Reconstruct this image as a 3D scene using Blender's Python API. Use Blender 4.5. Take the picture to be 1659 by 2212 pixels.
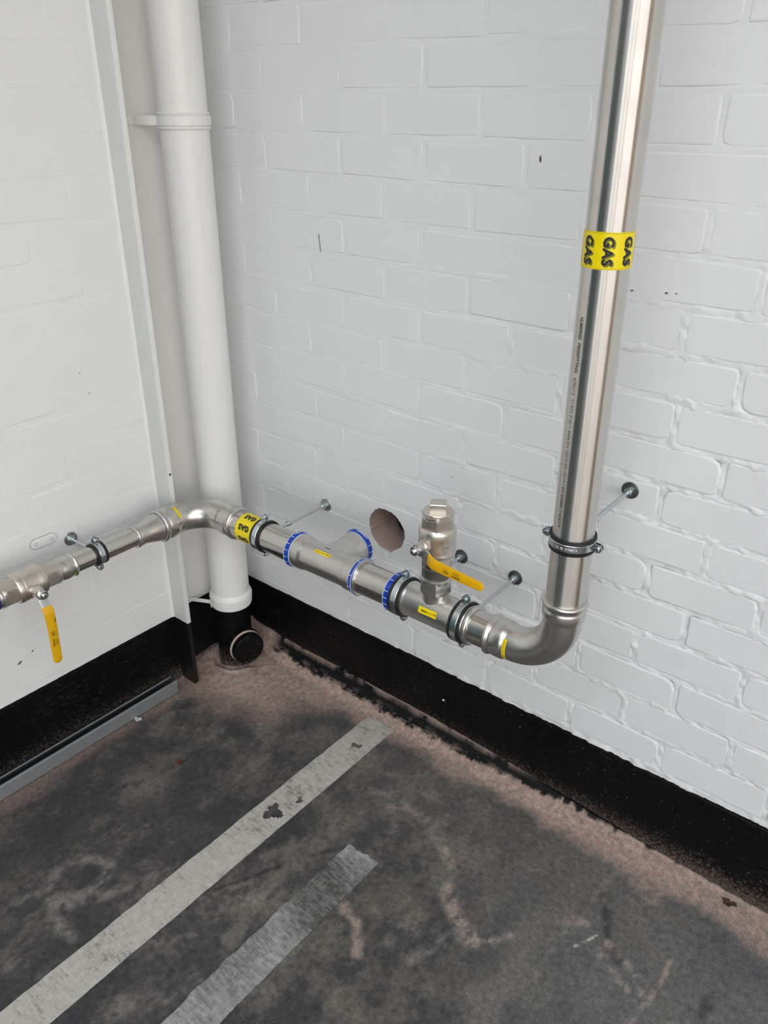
import bpy, bmesh, math, random
import numpy as np
from mathutils import Vector, Matrix

for o in list(bpy.data.objects):
    bpy.data.objects.remove(o, do_unlink=True)
SC = bpy.context.scene
COL = SC.collection
PI = math.pi
random.seed(7)

# ------------------------------------------------------------------ camera
cd = bpy.data.cameras.new('camera')
cam = bpy.data.objects.new('camera', cd)
COL.objects.link(cam)
cd.sensor_fit = 'HORIZONTAL'
cd.sensor_width = 36.0
cd.lens = 36.0 * 1760.0 / 1659.0
cd.clip_start = 0.02
R = ((0.77210633, 0.28918629, -0.56588258),
     (0.6354923, -0.34972671, 0.68836093),
     (0.00116029, -0.89110185, -0.45380187))
cam.matrix_world = Matrix(((R[0][0], -R[0][1], -R[0][2], 1.7845),
                           (R[1][0], -R[1][1], -R[1][2], -1.4778),
                           (R[2][0], -R[2][1], -R[2][2], 1.6164),
                           (0, 0, 0, 1)))
SC.camera = cam

# ------------------------------------------------------------------ sky and exposure
w = bpy.data.worlds.new('overcast_sky')
SC.world = w
w.use_nodes = True
nt = w.node_tree
bg = nt.nodes['Background']
tc = nt.nodes.new('ShaderNodeTexCoord')
sep = nt.nodes.new('ShaderNodeSeparateXYZ')
ramp = nt.nodes.new('ShaderNodeValToRGB')
nt.links.new(tc.outputs['Generated'], sep.inputs[0])
nt.links.new(sep.outputs['Z'], ramp.inputs[0])
ramp.color_ramp.elements[0].position = 0.0
ramp.color_ramp.elements[0].color = (1.0, 0.965, 0.93, 1)
ramp.color_ramp.elements[1].position = 0.6
ramp.color_ramp.elements[1].color = (0.90, 0.96, 1.0, 1)
nt.links.new(ramp.outputs[0], bg.inputs['Color'])
bg.inputs['Strength'].default_value = 3.4

SC.view_settings.view_transform = 'Standard'
SC.view_settings.look = 'None'
SC.view_settings.gamma = 1.0
SC.view_settings.use_curve_mapping = False
SC.view_settings.exposure = 0.0
SC.cycles.use_denoising = True
SC.cycles.max_bounces = 10
SC.cycles.diffuse_bounces = 6

# ------------------------------------------------------------------ materials
def lin(c):
    return tuple(((x / 255.0) / 12.92 if x / 255.0 <= 0.04045 else ((x / 255.0 + 0.055) / 1.055) ** 2.4) for x in c)

class N:
    """small node-building helper"""
    def __init__(s, name):
        s.m = bpy.data.materials.new(name)
        s.m.use_nodes = True
        s.t = s.m.node_tree
        s.b = s.t.nodes['Principled BSDF']
    def n(s, typ, **kw):
        nd = s.t.nodes.new('ShaderNode' + typ)
        for k, v in kw.items():
            if k in nd.inputs:
                nd.inputs[k].default_value = v
            else:
                setattr(nd, k, v)
        return nd
    def l(s, a, b):
        s.t.links.new(a, b)
    def pos(s, scale=(1, 1, 1)):
        g = s.n('NewGeometry')
        mp = s.n('Mapping')
        mp.inputs['Scale'].default_value = scale
        s.l(g.outputs['Position'], mp.inputs['Vector'])
        return mp.outputs[0]
    def noise(s, vec, scale, detail=4, rough=0.6):
        nd = s.n('TexNoise')
        nd.inputs['Scale'].default_value = scale
        nd.inputs['Detail'].default_value = detail
        nd.inputs['Roughness'].default_value = rough
        s.l(vec, nd.inputs['Vector'])
        return nd.outputs['Fac']
    def ramp(s, fac, stops):
        r = s.n('ValToRGB')
        e = r.color_ramp.elements
        while len(e) < len(stops):
            e.new(0.5)
        for el, (p, c) in zip(e, stops):
            el.position = p
            el.color = (c, c, c, 1) if isinstance(c, (int, float)) else tuple(c) + (1,)
        s.l(fac, r.inputs[0])
        return r.outputs[0]
    def mix(s, fac, a, b, mode='MIX'):
        m = s.n('Mix', data_type='RGBA', blend_type=mode)
        for sock, v in ((m.inputs[0], fac), (m.inputs[6], a), (m.inputs[7], b)):
            if isinstance(v, bpy.types.NodeSocket):
                s.l(v, sock)
            elif isinstance(v, (int, float)):
                sock.default_value = v
            else:
                sock.default_value = tuple(v) + (1,)
        return m.outputs[2]
    def math(s, op, a, b=0.0):
        m = s.n('Math', operation=op)
        for sock, v in ((m.inputs[0], a), (m.inputs[1], b)):
            if isinstance(v, bpy.types.NodeSocket):
                s.l(v, sock)
            else:
                sock.default_value = v
        return m.outputs[0]
    def bump(s, height, strength=0.3, dist=0.001):
        b = s.n('Bump')
        b.inputs['Strength'].default_value = strength
        b.inputs['Distance'].default_value = dist
        s.l(height, b.inputs['Height'])
        s.l(b.outputs[0], s.b.inputs['Normal'])
    def set(s, **kw):
        for k, v in kw.items():
            k = k.replace('_', ' ')
            if isinstance(v, bpy.types.NodeSocket):
                s.l(v, s.b.inputs[k])
            elif isinstance(v, (tuple, list)) and len(v) == 3:
                s.b.inputs[k].default_value = tuple(v) + (1,)
            else:
                s.b.inputs[k].default_value = v
        return s

def white_paint(name, base, bump=0.35, rough=0.5, warm=0.0):
    k = N(name)
    p = k.pos()
    big = k.noise(p, 3.0, 3)
    fine = k.noise(p, 240.0, 3)
    mid = k.noise(p, 38.0, 5, 0.65)
    c = k.mix(k.ramp(big, [(0.35, 0.0), (0.7, 1.0)]), base, tuple(x * 0.97 for x in base))
    spot = k.ramp(k.noise(p, 55.0, 2, 0.5), [(0.76, 0.0), (0.80, 1.0)])
    c = k.mix(k.math('MULTIPLY', spot, 0.18), c, tuple(x * 0.55 for x in base))
    k.set(Base_Color=c, Roughness=rough)
    h = k.math('ADD', k.math('MULTIPLY', mid, 1.0), k.math('MULTIPLY', fine, 0.16))
    k.bump(h, bump, 0.004)
    return k.m

def metal(name, col, rough, axis=None, streak=0.06, dirt=0.12, bump=0.0):
    k = N(name)
    sc = {None: (60, 60, 60), 'X': (6, 500, 500), 'Y': (500, 6, 500), 'Z': (500, 500, 6)}[axis]
    p = k.pos(sc)
    s = k.noise(p, 1.0, 3)
    q = k.pos()
    d = k.noise(q, 28.0, 4)
    r = k.math('ADD', k.math('MULTIPLY', s, streak * 2), rough - streak)
    r = k.math('ADD', r, k.math('MULTIPLY', k.ramp(d, [(0.45, 0.0), (0.75, 1.0)]), 0.10))
    c = k.mix(k.math('MULTIPLY', k.ramp(d, [(0.5, 0.0), (0.8, 1.0)]), dirt * 2.0), col, tuple(x * 0.6 for x in col))
    k.set(Base_Color=c, Roughness=r, Metallic=1.0)
    if bump:
        k.bump(k.noise(q, 380.0, 3), bump, 0.0006)
    return k.m

def tube_metal(name, col, rough, axis, an=0.97):
    k = N(name)
    q = k.pos()
    d = k.noise(q, 16.0, 5, 0.6)
    sc = {'X': (3, 700, 700), 'Y': (700, 3, 700), 'Z': (700, 700, 3)}[axis]
    st = k.noise(k.pos(sc), 1.0, 2)
    r = k.math('ADD', k.math('MULTIPLY', k.ramp(d, [(0.45, 0.0), (0.75, 1.0)]), 0.06), rough)
    c = k.mix(k.math('MULTIPLY', k.ramp(d, [(0.50, 0.0), (0.75, 1.0)]), 0.22), col, tuple(x * 0.72 for x in col))
    c = k.mix(0.25, c, k.mix(st, tuple(x * 0.8 for x in col), tuple(min(1, x * 1.2) for x in col)))
    k.set(Base_Color=c, Roughness=r, Metallic=1.0, Anisotropic=an, Anisotropic_Rotation=0.25)
    t = k.n('Tangent', direction_type='RADIAL', axis=axis)
    k.l(t.outputs[0], k.b.inputs['Tangent'])
    return k.m

def plain(name, col, rough=0.5, metallic=0.0, noise=0.06, bump=0.0, bscale=200.0):
    k = N(name)
    p = k.pos()
    f = k.noise(p, 30.0, 4)
    c = k.mix(f, tuple(x * (1 - noise * 2) for x in col), tuple(min(1, x * (1 + noise)) for x in col))
    k.set(Base_Color=c, Roughness=rough, Metallic=metallic)
    if bump:
        k.bump(k.noise(p, bscale, 4), bump, 0.001)
    return k.m

W_BACK = (0.80, 0.815, 0.83)
W_LEFT = (0.815, 0.815, 0.81)
M = {}
M['brick_back'] = white_paint('white_masonry_paint', W_BACK, 0.27)
M['brick_left'] = white_paint('white_masonry_paint_smooth', W_LEFT, 0.10)
M['white_gloss'] = white_paint('white_gloss_paint', (0.81, 0.80, 0.78), 0.04, 0.32)
M['pipe'] = tube_metal('stainless_tube', (0.66, 0.625, 0.59), 0.31, 'Z')
M['pipe_x'] = tube_metal('stainless_tube_along', (0.60, 0.57, 0.535), 0.22, 'X', 0.70)
M['pipe_y'] = tube_metal('stainless_tube_across', (0.62, 0.585, 0.545), 0.18, 'Y', 0.70)
M['fitting'] = metal('satin_stainless', (0.63, 0.605, 0.575), 0.31, None, 0.04, 0.08, 0.06)
M['nickel'] = metal('nickel_plated_brass', (0.66, 0.61, 0.555), 0.36, None, 0.04, 0.10, 0.10)
M['chrome'] = metal('polished_steel', (0.72, 0.72, 0.72), 0.16, None, 0.03)
M['lever'] = metal('satin_lever_steel', (0.62, 0.62, 0.62), 0.34, None, 0.04, 0.05)
M['zinc'] = metal('zinc_plate', (0.62, 0.67, 0.70), 0.22, None, 0.05, 0.10)
M['washer'] = metal('zinc_washer', (0.46, 0.46, 0.45), 0.34, None, 0.05, 0.10)
M['washer_dark'] = metal('dark_washer', (0.20, 0.205, 0.21), 0.38, None, 0.05, 0.10)
M['galv'] = metal('galvanised_steel', (0.34, 0.365, 0.38), 0.36, None, 0.06, 0.12)
M['nipple'] = metal('dark_nipple', (0.20, 0.185, 0.17), 0.45, None, 0.05, 0.2, 0.1)
M['galv'].node_tree.nodes['Principled BSDF'].inputs['Metallic'].default_value = 0.55
M['channel_shade'] = plain('channel_slot_shade', (0.022, 0.026, 0.032), 0.6)
M['rubber'] = plain('black_rubber', (0.012, 0.012, 0.013), 0.55)
M['yellow'] = plain('yellow_tape', lin((243, 220, 0)), 0.30, 0, 0.02)
M['sticker'] = plain('yellow_sticker', lin((244, 216, 14)), 0.35, 0, 0.02)
M['grip'] = plain('yellow_grip', lin((236, 178, 4)), 0.32, 0, 0.05)
M['grip_worn'] = plain('yellow_grip_worn', lin((226, 172, 6)), 0.38, 0, 0.10)
M['ink'] = plain('black_ink', (0.012, 0.010, 0.010), 0.5)
M['ink_olive'] = plain('olive_ink', lin((122, 124, 14)), 0.4)
M['ink_brown'] = plain('brown_ink', lin((120, 88, 6)), 0.45)
M['ink_faint'] = plain('grey_print', (0.055, 0.048, 0.042), 0.5)
M['blue'] = plain('blue_film', lin((6, 60, 172)), 0.28, 0, 0.04)
M['blue_white'] = plain('white_film', (0.72, 0.76, 0.82), 0.35)
M['purple'] = plain('purple_film', lin((46, 34, 120)), 0.35)
M['hemp'] = plain('hemp_fibre', (0.55, 0.50, 0.42), 0.8)
M['core'] = plain('cut_brick', lin((186, 164, 155)), 0.9, 0, 0.14, 0.5, 120)
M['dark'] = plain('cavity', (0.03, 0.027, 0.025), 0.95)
M['outline'] = plain('paint_crease', lin((150, 148, 145)), 0.7)
M['crack'] = plain('dark_crack', lin((92, 90, 90)), 0.8)
M['paper'] = plain('paper_scrap', (0.62, 0.60, 0.56), 0.8)
M['leaf_red'] = plain('red_leaf', lin((110, 42, 28)), 0.8)
M['leaf_brown'] = plain('brown_leaf', lin((72, 52, 44)), 0.85)
M['rust'] = plain('rust', lin((110, 70, 30)), 0.8)
M['teal'] = plain('teal_reflection_paint', lin((34, 80, 84)), 0.85)
M['room_white'] = plain('room_white', (0.78, 0.77, 0.75), 0.7, 0, 0.02)
M['room_warm'] = plain('room_warm_bounce', lin((248, 222, 192)), 0.8, 0, 0.05)  # pale orange puts sunlit warmth into the bounce and the riser's reflection
M['added_mullion_dark'] = plain('added_mullion_grey', lin((70, 72, 78)), 0.5)

def black_paint():
    k = N('black_bitumen_paint')
    p = k.pos()
    f = k.noise(p, 9.0, 5)
    base = k.mix(f, (0.0018, 0.0018, 0.0021), (0.0055, 0.0055, 0.006))
    # scuffed, dusty scratches
    ps = k.pos((14, 14, 60))
    s = k.noise(ps, 4.0, 6, 0.75)
    m = k.noise(p, 5.0, 3)
    sc = k.math('MULTIPLY', k.ramp(s, [(0.555, 0.0), (0.68, 1.0)]), k.ramp(m, [(0.42, 0.0), (0.66, 1.0)]))
    c = k.mix(k.math('MULTIPLY', sc, 0.42), base, lin((118, 106, 98)))
    sp = k.ramp(k.noise(p, 130.0, 2, 0.4), [(0.735, 0.0), (0.765, 1.0)])
    c = k.mix(k.math('MULTIPLY', sp, 0.45), c, lin((150, 140, 130)))
    # pale dust creeping up from the floor
    z = k.n('SeparateXYZ')
    g = k.n('NewGeometry')
    k.l(g.outputs['Position'], z.inputs[0])
    low = k.n('MapRange')
    low.inputs[1].default_value = 0.015
    low.inputs[2].default_value = 0.10
    low.inputs[3].default_value = 1.0
    low.inputs[4].default_value = 0.0
    k.l(z.outputs['Z'], low.inputs[0])
    s2 = k.noise(k.pos((30, 30, 30)), 5.0, 6, 0.8)
    dm = k.ramp(k.math('ADD', k.math('MULTIPLY', s2, 0.9), k.math('MULTIPLY', low.outputs[0], 0.22)), [(0.575, 0.0), (0.70, 1.0)])
    c = k.mix(k.math('MULTIPLY', dm, 0.55), c, lin((126, 112, 103)))
    k.set(Base_Color=c, Roughness=0.38)
    k.b.inputs['Specular IOR Level'].default_value = 0.14
    k.bump(k.math('ADD', k.noise(p, 50.0, 5), k.math('MULTIPLY', s, 0.5)), 0.35, 0.003)
    return k.m
M['black'] = black_paint()

def column_paint(name, w1, w2):
    """white paint above a cut line at the skirting height, black below"""
    k = N(name)
    g = k.n('NewGeometry')
    z = k.n('SeparateXYZ')
    k.l(g.outputs['Position'], z.inputs[0])
    p = k.pos()
    edge = k.math('ADD', z.outputs['Z'], k.math('MULTIPLY', k.math('SUBTRACT', k.noise(p, 60.0, 2), 0.5), 0.006))
    up = k.math('GREATER_THAN', edge, 0.226)
    sc = k.ramp(k.noise(k.pos((40, 40, 12)), 2.0, 6, 0.75), [(0.60, 0.0), (0.74, 1.0)])
    blk = k.mix(k.math('MULTIPLY', sc, 0.35), (0.006, 0.006, 0.0065), lin((112, 102, 96)))
    wht = k.mix(k.ramp(k.noise(p, 20.0, 4), [(0.5, 0.0), (0.8, 1.0)]), w1, w2)
    k.set(Base_Color=k.mix(up, blk, wht), Roughness=0.38)
    k.bump(k.noise(p, 60.0, 4), 0.10, 0.002)
    return k.m
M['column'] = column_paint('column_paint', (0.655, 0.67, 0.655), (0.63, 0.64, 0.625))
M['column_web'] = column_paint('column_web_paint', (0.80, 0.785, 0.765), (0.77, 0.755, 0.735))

def floor_mat():
    k = N('worn_dark_floor')
    a = k.n('VertexColor', layer_name='stain')
    p = k.pos()
    n1 = k.noise(p, 70.0, 6, 0.7)
    n2 = k.noise(p, 420.0, 3, 0.6)
    st = k.noise(k.pos((1.0, 9.0, 1.0)), 55.0, 5, 0.75)
    rot = k.n('Mapping')
    rot.inputs['Rotation'].default_value = (0, 0, 0.9)
    rot.inputs['Scale'].default_value = (7.0, 1.0, 1.0)
    g = k.n('NewGeometry')
    k.l(g.outputs['Position'], rot.inputs['Vector'])
    st2 = k.noise(rot.outputs[0], 60.0, 5, 0.75)
    f = k.ramp(n1, [(0.32, 0.66), (0.68, 1.36)])
    c = k.mix(1.0, a.outputs['Color'], f, 'MULTIPLY')
    c = k.mix(1.0, c, k.ramp(n2, [(0.32, 0.76), (0.68, 1.26)]), 'MULTIPLY')
    c = k.mix(1.0, c, k.ramp(st, [(0.36, 0.82), (0.66, 1.20)]), 'MULTIPLY')
    c = k.mix(1.0, c, k.ramp(st2, [(0.36, 0.82), (0.66, 1.20)]), 'MULTIPLY')
    sp = k.ramp(k.noise(p, 150.0, 2, 0.4), [(0.765, 0.0), (0.785, 1.0)])
    c = k.mix(k.math('MULTIPLY', sp, 0.5), c, lin((170, 160, 150)))
    k.set(Base_Color=c, Roughness=k.ramp(n1, [(0.3, 0.50), (0.75, 0.72)]))
    k.b.inputs['Specular IOR Level'].default_value = 0.22
    k.bump(k.math('ADD', n1, k.math('MULTIPLY', n2, 0.25)), 0.35, 0.0022)
    return k.m
M['floor'] = floor_mat()

def line_mat(name, paint, cover, under, soft=0.12):
    k = N(name)
    p = k.pos()
    n1 = k.noise(k.pos((1.0, 3.0, 1.0)), 34.0, 7, 0.78)
    n2 = k.noise(p, 9.0, 4)
    st = k.noise(k.pos((22.0, 1.4, 1.0)), 14.0, 5, 0.8)
    wear = k.math('ADD', k.math('MULTIPLY', n1, 0.55), k.math('ADD', k.math('MULTIPLY', n2, 0.35), k.math('MULTIPLY', st, 0.22)))
    if soft > 0.15:                                 # traffic has nearly erased one stretch
        sy = k.n('SeparateXYZ'); gg = k.n('NewGeometry'); k.l(gg.outputs['Position'], sy.inputs[0])
        ay = k.math('ABSOLUTE', k.math('ADD', sy.outputs['Y'], 0.60))
        wear = k.math('ADD', wear, k.math('MULTIPLY', k.ramp(ay, [(0.04, 1.0), (0.14, 0.0)]), 0.13))
    m = k.ramp(wear, [(cover, 1.0), (cover + soft, 0.0)])
    n3 = k.noise(p, 55.0, 6, 0.75)
    pc = k.mix(k.ramp(n3, [(0.34, 0.0), (0.62, 1.0)]), paint, tuple(x * 0.74 for x in paint))
    fl = k.ramp(k.noise(k.pos((3.0, 60.0, 1.0)), 5.0, 4, 0.7), [(0.55, 0.0), (0.66, 1.0)])
    pc = k.mix(k.math('MULTIPLY', fl, 0.45), pc, tuple(x * 0.5 for x in paint))
    k.set(Base_Color=k.mix(m, under, pc), Roughness=0.65)
    k.bump(n1, 0.25, 0.0015)
    return k.m
M['line'] = line_mat('white_line_paint', lin((196, 191, 183)), 0.580, lin((104, 99, 95)))
M['line_worn'] = line_mat('worn_line_paint', lin((186, 185, 184)), 0.445, lin((76, 73, 71)), 0.26)

# ------------------------------------------------------------------ geometry helpers
def npnoise(x, y, seed=0):
    """smooth 2-D value noise, 0..1"""
    xi = np.floor(x).astype(np.int64); yi = np.floor(y).astype(np.int64)
    fx = x - xi; fy = y - yi
    fx = fx * fx * (3 - 2 * fx); fy = fy * fy * (3 - 2 * fy)
    def h(a, b):
        v = (a * 374761393 + b * 668265263 + seed * 362437) & 0xFFFFFFFF
        v = ((v ^ (v >> 13)) * 1274126177) & 0xFFFFFFFF
        return ((v ^ (v >> 16)) & 0xFFFF) / 65535.0
    return (h(xi, yi) * (1 - fx) + h(xi + 1, yi) * fx) * (1 - fy) + (h(xi, yi + 1) * (1 - fx) + h(xi + 1, yi + 1) * fx) * fy

def fbm(x, y, seed=0, octv=4, gain=0.55):
    s = 0; a = 1.0; t = 0
    for i in range(octv):
        s = s + a * npnoise(x * 2 ** i, y * 2 ** i, seed + i * 17)
        t += a; a *= gain
    return s / t

def sstep(a, b, x):
    t = np.clip((x - a) / (b - a), 0, 1)
    return t * t * (3 - 2 * t)

def thing(name, label, cat, loc, group=None):
    o = bpy.data.objects.new(name, None)
    o.empty_display_size = 0.02
    COL.objects.link(o)
    o.location = loc
    o['label'] = label; o['category'] = cat
    if group: o['group'] = group
    return o

def root_loc(o):
    v = Vector((0, 0, 0))
    while o is not None:
        v += o.location
        o = o.parent
    return v

def link(name, me, mat, parent=None, label=None, kind=None, sharp=35):
    if mat is not None and not me.materials:
        for m in (mat if isinstance(mat, (list, tuple)) else [mat]):
            me.materials.append(M[m])
    if sharp:
        me.shade_smooth()
        me.set_sharp_from_angle(angle=math.radians(sharp))
    o = bpy.data.objects.new(name, me)
    COL.objects.link(o)
    if parent is not None:
        o.parent = parent
    if label: o['label'] = label
    if kind: o['kind'] = kind
    return o

def part(name, vf, mat, parent=None, label=None, kind=None, sharp=35):
    """vf = (verts, faces) in WORLD coordinates"""
    v, f = vf
    off = root_loc(parent) if parent is not None else Vector((0, 0, 0))
    me = bpy.data.meshes.new(name)
    me.from_pydata([tuple(Vector(p) - off) for p in v], [], f)
    me.update()
    return link(name, me, mat, parent, label, kind, sharp)

def fix(vf):
    v, f = vf
    bm = bmesh.new()
    bv = [bm.verts.new(p) for p in v]
    for q in f:
        try: bm.faces.new([bv[i] for i in q])
        except ValueError: pass
    bmesh.ops.recalc_face_normals(bm, faces=bm.faces)
    bm.verts.index_update()
    r = ([tuple(x.co) for x in bm.verts], [[x.index for x in fc.verts] for fc in bm.faces])
    bm.free()
    return r

def merge(*vfs):
    V = []; F = []
    for v, f in vfs:
        k = len(V)
        V += [tuple(p) for p in v]
        F += [[i + k for i in q] for q in f]
    return V, F

class Fr:
    """a frame: origin, axis A, angle-zero direction U"""
    def __init__(s, O, A, U):
        s.O = Vector(O); s.A = Vector(A).normalized()
        U = Vector(U); s.U = (U - s.A * U.dot(s.A)).normalized()
        s.V = s.A.cross(s.U)
    def p(s, t, r, a):
        return s.O + s.A * t + (s.U * math.cos(a) + s.V * math.sin(a)) * r
    def q(s, a, u, v):
        return s.O + s.A * a + s.U * u + s.V * v

def lathe(fr, prof, seg=48, a0=0.0, cap=True, phase=0.0):
    V = []; F = []
    n = len(prof)
    for t, r in prof:
        for k in range(seg):
            V.append(fr.p(t, r, a0 + phase + 2 * PI * k / seg))
    for i in range(n - 1):
        for k in range(seg):
            k2 = (k + 1) % seg
            F.append([i * seg + k, i * seg + k2, (i + 1) * seg + k2, (i + 1) * seg + k])
    if cap:
        F.append([k for k in range(seg)][::-1])
        F.append([(n - 1) * seg + k for k in range(seg)])
    return fix((V, F))

def ringband(fr, prof, seg=64):
    """closed profile loop revolved (a torus-like ring)"""
    V = []; F = []
    n = len(prof)
    for t, r in prof:
        for k in range(seg):
            V.append(fr.p(t, r, 2 * PI * k / seg))
    for i in range(n):
        j = (i + 1) % n
        for k in range(seg):
            k2 = (k + 1) % seg
            F.append([i * seg + k, i * seg + k2, j * seg + k2, j * seg + k])
    return fix((V, F))

def sweep(stations, Nrm, seg=48, cap=True):
    """stations: (pos, tangent, radius); Nrm: fixed normal"""
    V = []; F = []
    Nrm = Vector(Nrm).normalized()
    for p, t, r in stations:
        B = Vector(t).normalized().cross(Nrm)
        for k in range(seg):
            a = 2 * PI * k / seg
            V.append(Vector(p) + (Nrm * math.cos(a) + B * math.sin(a)) * r)
    n = len(stations)
    for i in range(n - 1):
        for k in range(seg):
            k2 = (k + 1) % seg
            F.append([i * seg + k, i * seg + k2, (i + 1) * seg + k2, (i + 1) * seg + k])
    if cap:
        F.append(list(range(seg))); F.append([(n - 1) * seg + k for k in range(seg)])
    return fix((V, F))

def box(x0, x1, y0, y1, z0, z1, bev=0.0):
    bm = bmesh.new()
    bmesh.ops.create_cube(bm, size=1.0)
    for v in bm.verts:
        v.co = ((x0 + x1) / 2 + v.co.x * (x1 - x0), (y0 + y1) / 2 + v.co.y * (y1 - y0), (z0 + z1) / 2 + v.co.z * (z1 - z0))
    if bev:
        bmesh.ops.bevel(bm, geom=bm.edges[:], offset=bev, segments=2, affect='EDGES', profile=0.5)
    bm.verts.index_update()
    r = ([tuple(v.co) for v in bm.verts], [[v.index for v in f.verts] for f in bm.faces])
    bm.free()
    return r

def prism(fr, poly, t0, t1, bev=0.0):
    """polygon in (u,v) of the frame extruded along A"""
    n = len(poly)
    if bev:
        cu = sum(p[0] for p in poly) / n; cv = sum(p[1] for p in poly) / n
        sh = [(cu + (u - cu) * (1 - bev), cv + (v - cv) * (1 - bev)) for u, v in poly]
        d = (t1 - t0) * min(0.3, bev * 2)
        lv = [(t0, sh), (t0 + d, poly), (t1 - d, poly), (t1, sh)]
    else:
        lv = [(t0, poly), (t1, poly)]
    V = []; F = []
    for t, pl in lv:
        V += [fr.q(t, u, v) for u, v in pl]
    for i in range(len(lv) - 1):
        for k in range(n):
            k2 = (k + 1) % n
            F.append([i * n + k, i * n + k2, (i + 1) * n + k2, (i + 1) * n + k])
    F.append(list(range(n))); F.append([(len(lv) - 1) * n + k for k in range(n)])
    return fix((V, F))

def hexpoly(r, ph=0.0, n=6):
    return [(r * math.cos(ph + 2 * PI * k / n), r * math.sin(ph + 2 * PI * k / n)) for k in range(n)]

def hexnut(fr, t0, t1, r, ph=0.0, ch=0.06):
    """hexagon with turned chamfers at both ends"""
    V = []; F = []
    seg = 36
    def rad(a):
        d = ((a - ph) % (PI / 3)) - PI / 6
        return r * math.cos(PI / 6) / math.cos(d)
    ri = r * 0.90
    lv = [(t0, lambda a: ri), (t0 + (t1 - t0) * 0.14, lambda a: min(rad(a), r * 0.955)), (t0 + (t1 - t0) * 0.24, rad),
          (t0 + (t1 - t0) * 0.76, rad), (t0 + (t1 - t0) * 0.86, lambda a: min(rad(a), r * 0.955)), (t1, lambda a: ri)]
    angs = [ph + 2 * PI * k / seg for k in range(seg)]
    for t, fn in lv:
        V += [fr.p(t, fn(a), a) for a in angs]
    for i in range(len(lv) - 1):
        for k in range(seg):
            k2 = (k + 1) % seg
            F.append([i * seg + k, i * seg + k2, (i + 1) * seg + k2, (i + 1) * seg + k])
    F.append(list(range(seg))); F.append([(len(lv) - 1) * seg + k for k in range(seg)])
    return fix((V, F))

# ---- flat lettering
_tc = {}
def text2d(s, size, bold=0.0, shear=0.0, spacing=1.0):
    cu = bpy.data.curves.new('t', 'FONT')
    cu.body = s; cu.size = size; cu.offset = bold; cu.shear = shear; cu.space_character = spacing
    cu.align_x = 'CENTER'; cu.align_y = 'CENTER'; cu.resolution_u = 4 if size < 0.012 else 8
    o = bpy.data.objects.new('t', cu)
    COL.objects.link(o)
    me = bpy.data.meshes.new_from_object(o)
    bm = bmesh.new(); bm.from_mesh(me)
    bpy.data.objects.remove(o, do_unlink=True); bpy.data.curves.remove(cu); bpy.data.meshes.remove(me)
    return bm

def cut(bm, axis, step):
    lo = min(v.co[axis] for v in bm.verts); hi = max(v.co[axis] for v in bm.verts)
    nrm = [0, 0, 0]; nrm[axis] = 1
    x = lo + step
    while x < hi:
        c = [0, 0, 0]; c[axis] = x
        bmesh.ops.bisect_plane(bm, geom=bm.verts[:] + bm.edges[:] + bm.faces[:], plane_co=c, plane_no=nrm)
        x += step

def wrap(bm, fn):
    bm.verts.index_update()
    r = ([fn(v.co.x, v.co.y) for v in bm.verts], [[v.index for v in f.verts] for f in bm.faces])
    bm.free()
    return r

def text_on(fr, r, t0, a0, s, size, mode, bold=0.0, shear=0.0, spacing=1.0, dt=0.0, da=0.0):
    """lettering wrapped on a cylinder.  mode 'down': reads along -A with tops towards +angle;
       'flip': reads along -A with tops towards +angle seen from an A-right frame; 'ring': reads along +angle"""
    bm = text2d(s, size, bold, shear, spacing)
    if mode == 'ring':
        cut(bm, 0, 0.0025)
        return wrap(bm, lambda x, y: fr.p(t0 + y, r, a0 + x / r))
    if mode == 'ring_back':
        cut(bm, 0, 0.0025)
        return wrap(bm, lambda x, y: fr.p(t0 - y, r, a0 - x / r))
    cut(bm, 1, 0.0025)
    if mode == 'down':
        return wrap(bm, lambda x, y: fr.p(t0 - x + dt, r, a0 + y / r + da))
    return wrap(bm, lambda x, y: fr.p(t0 - x + dt, r, a0 + y / r + da))

def patch_on(fr, r, t0, t1, a0, a1, n=10):
    """thin sticker on a cylinder"""
    V = []; F = []
    for j, t in enumerate((t0, t1)):
        for lay in (r, r + 0.00025):
            V += [fr.p(t, lay, a0 + (a1 - a0) * k / n) for k in range(n + 1)]
    m = n + 1
    for k in range(n):
        F.append([m + k, m + k + 1, 3 * m + k + 1, 3 * m + k])
        F.append([k, k + 1, 2 * m + k + 1, 2 * m + k])
        F.append([k, k + 1, m + k + 1, m + k])
        F.append([2 * m + k, 2 * m + k + 1, 3 * m + k + 1, 3 * m + k])
    F.append([0, m, 3 * m, 2 * m]); F.append([n, m + n, 3 * m + n, 2 * m + n])
    return fix((V, F))

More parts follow.
